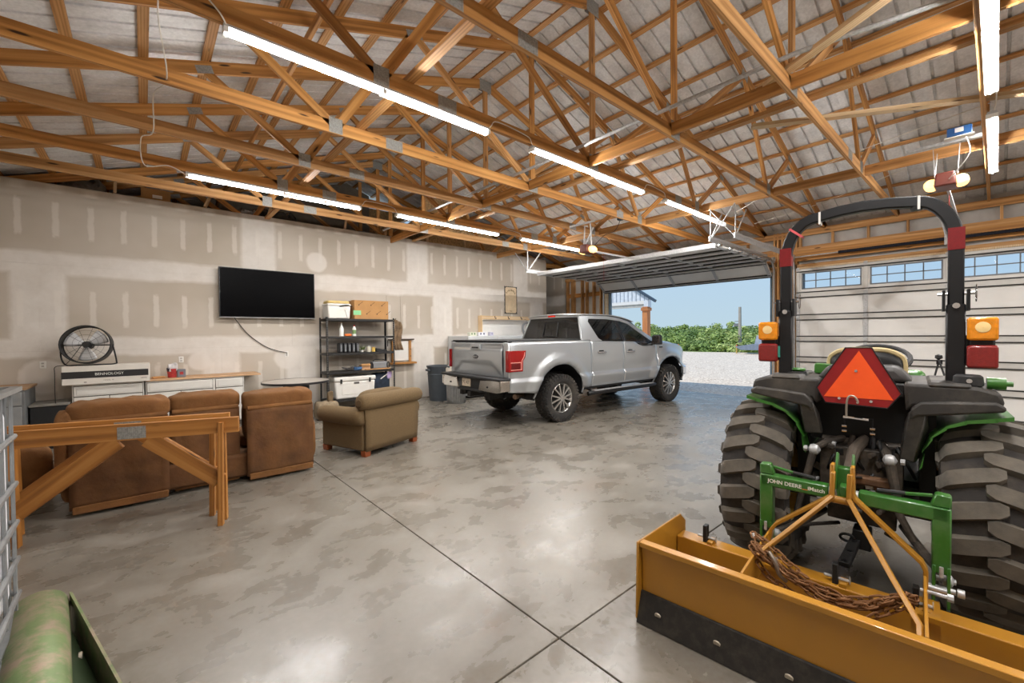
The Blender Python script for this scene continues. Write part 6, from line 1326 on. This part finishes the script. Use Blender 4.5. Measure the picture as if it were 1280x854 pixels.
t = thing('steel_cabinet', 'tall light grey steel cabinet against the drywall behind the truck bed', 'cabinet', (6.33, 8.97, 0)); wc = M('cabinet_pale', srgb(196, 198, 198), .4, .1, .03); obj('body', MB().b2((0, 0, .05), (1.9, .98, 1.62)), wc, t, bevel=.008); obj('plinth', MB().b2((.03, .03, 0), (1.87, .95, .05)), black_plastic, t)
for x in (0, .95): d = obj('door', MB().b2((x + .02, -.015, .08), (x + .93, 0, 1.6)), wc, t, bevel=.005); obj('handle', MB().b2((x + (.85 if x == 0 else .06), -.04, .8), (x + (.87 if x == 0 else .08), -.015, 1.0)), chrome, d)
for i, (x, w, lb, c1, c2) in enumerate(((.12, .22, 'small carton with green print on the steel cabinet', (206, 208, 190), (90, 120, 80)), (.42, .26, 'small white carton with dark spots on the steel cabinet', (222, 222, 226), (70, 72, 100)), (.74, .10, 'little lavender carton at the right on the steel cabinet', (198, 196, 214), (120, 120, 150)))):
    o = thing('small_carton', lb, 'box', (6.33 + x + .1, 9.12, 1.621)); obj('carton', MB().b2((-w / 2, -.06, 0), (w / 2, .06, .10)), M('carton_%d' % i, srgb(*c1), .6), o, bevel=.003)
    for k in range(2): obj('print', MB().b2((-w / 2 + w * (.2 + .4 * k), -.063, .03), (-w / 2 + w * (.36 + .4 * k), -.06, .08)), M('cprint_%d' % i, srgb(*c2), .6), o)
cr_ = thing('coat_rack', 'pale pine board rack with black hooks on the drywall above the truck bed', 'rack', (7.38, 9.99, 0)); obj('side_board', MB().beam((.02, -.10, 1.45), (.02, -.10, 2.21), .02, .19, (0, 1, 0)), pine_pale, cr_); obj('rail', MB().beam((.02, -.19, 2.15), (2.2, -.19, 2.15), .02, .11), pine_pale, cr_); obj('back_board', MB().b2((.03, -.012, 1.45), (2.2, -.004, 2.2)), white_paint, cr_); obj('far_side_board', MB().beam((2.2, -.10, 1.45), (2.2, -.10, 2.21), .02, .19, (0, 1, 0)), pine_pale, cr_)
for x in (.48, 1.0, 1.52, 2.0): obj('hook', MB().tube([(x, -.20, 2.2), (x, -.225, 2.14), (x, -.26, 2.12), (x, -.27, 2.15)], .010, 6), blackm, cr_)
t = thing('wreath_ring', 'grey hanging ring under the right end of the coat rack', 'ring', (9.25, 9.90, 1.85)); obj('ring', MB().tube([(.17 * math.cos(a), 0, .17 * math.sin(a)) for a in [2 * PI * k / 24 for k in range(24)]], .03, 8, closed=True), M('ring_grey', srgb(150, 152, 154), .5), t); obj('hanger', MB().cyl((0, -.0, .17), (0, 0, .3), .004, n=5), blackm, t)
sg2 = thing('wall_sign', 'tall cream tin sign with dark scalloped border and arched lettering on the drywall', 'sign', (8.67, 9.985, 2.72))
pts = []
for a in range(48):
    w, h = .26, .43; t_ = a / 48 * 4; s = int(t_); f = t_ - s; P4 = [(-w, -h), (w, -h), (w, h), (-w, h), (-w, -h)]; x = P4[s][0] + (P4[s + 1][0] - P4[s][0]) * f; z = P4[s][1] + (P4[s + 1][1] - P4[s][1]) * f; k_ = 1 - .03 * (a % 2); pts.append((x * k_, 0, z * k_))
obj('plate', MB().prism(pts, (0, .012, 0)), M('sign_border', srgb(66, 66, 62), .5, 0, .2, 20), sg2, smooth=False); obj('face', MB().prism([(-.225, -.003, -.36), (-.19, -.003, -.40), (.19, -.003, -.40), (.225, -.003, -.36), (.225, -.003, .36), (.19, -.003, .40), (-.19, -.003, .40), (-.225, -.003, .36)], (0, .004, 0)), M('sign_cream', srgb(214, 192, 158), .5, 0, .12, 7), sg2)
ink = M('sign_ink', srgb(96, 74, 36), .6)
for k, chh in enumerate('FIREBALL'): a = math.radians(62 - k * 17.7); text('lettering', chh, .085, ink, sg2, (-.19 * math.sin(a), -.005, .14 + .17 * math.cos(a)), Euler((PI / 2, -a * .8, 0)), .001, bold=True)
text('lettering', 'WHISKY', .03, ink, sg2, (0, -.005, -.34), RW, .001)
# ================================================================ LOFT CLUTTER ABOVE THE DRYWALL
t = thing('loft_bin', 'black storage bin on the loft above the left end of the drywall', 'bin', (-.72, 10.75, 4.0)); obj('bin', MB().box((0, 0, .11), (.9, .5, .21), taper=(1.05, 1.05)), black_plastic, t, bevel=.02); obj('lid', MB().box((0, 0, .23), (1.0, .55, .03)), black_plastic, t, bevel=.01)
t = thing('crumpled_bag', 'crumpled grey plastic bag over the edge of the loft above the drywall', 'bag', (-.75, 10.40, 4.0)); obj('film', pillow(.6, .2, .42, .1, .03, 5), M('film_grey', srgb(120, 116, 110), .3, 0, .3, 20), t, loc=(0, 0, .18)); obj('bag_tail', pillow(.3, .15, .16, .1, .03, 7), M('film_black', srgb(40, 40, 42), .25), t, loc=(.42, 0, .14))
t = thing('loft_carton', 'brown carton with a white label on the loft above the drywall', 'box', (.22, 10.45, 4.0)); obj('carton', MB().box((0, 0, .2), (.42, .4, .40)), cb, t, bevel=.004); obj('label', MB().box((.02, -.202, .26), (.14, .003, .06)), white_paint, t)
for i, (x, lb) in enumerate(((-.33, 'pale wood block above the drywall beside the loft bin'), (.93, 'pale wood block above the drywall, left of the television'), (2.0, 'pale wood block on the drywall top above the television'), (3.6, 'pale wood block on the drywall top right of the television'), (4.6, 'pale wood block on the drywall top above the steel shelf'), (5.8, 'pale wood block on the drywall top left of the end board'), (7.0, 'pale wood block on the drywall top near the cream sign'))): o = obj('wood_block', MB().beam((x, LY + .07, WT), (x + (.0 if i == 0 else .12), LY + .30, WT + .30), .09, .04, (1, 0, 0)), pine_pale); tag(o, lb, 'block')
t = thing('loft_sack', 'dark sacks and foil heaped on the loft above the television', 'sack', (2.2, 10.5, 4.0)); obj('sack', pillow(.9, .5, .40, .1, .03, 4), M('film_black', (0, 0, 0)), t, loc=(0, 0, .18)); obj('foil', pillow(.3, .3, .3, .1, .03, 3), M('foil', srgb(150, 148, 146), .25, .6, .3, 20), t, loc=(-.5, -.1, .16))
t = thing('foil_roll', 'rolls of foil insulation on the loft above the steel shelf', 'roll', (4.7, 10.5, 4.0)); obj('roll', MB().cyl((-.6, 0, .14), (.5, .0, .14), .14, n=16), M('foil', (0, 0, 0)), t); obj('loose_sheet', pillow(.5, .3, .22, .1, .03, 9), M('film_black', (0, 0, 0)), t, loc=(.3, -.1, .1))
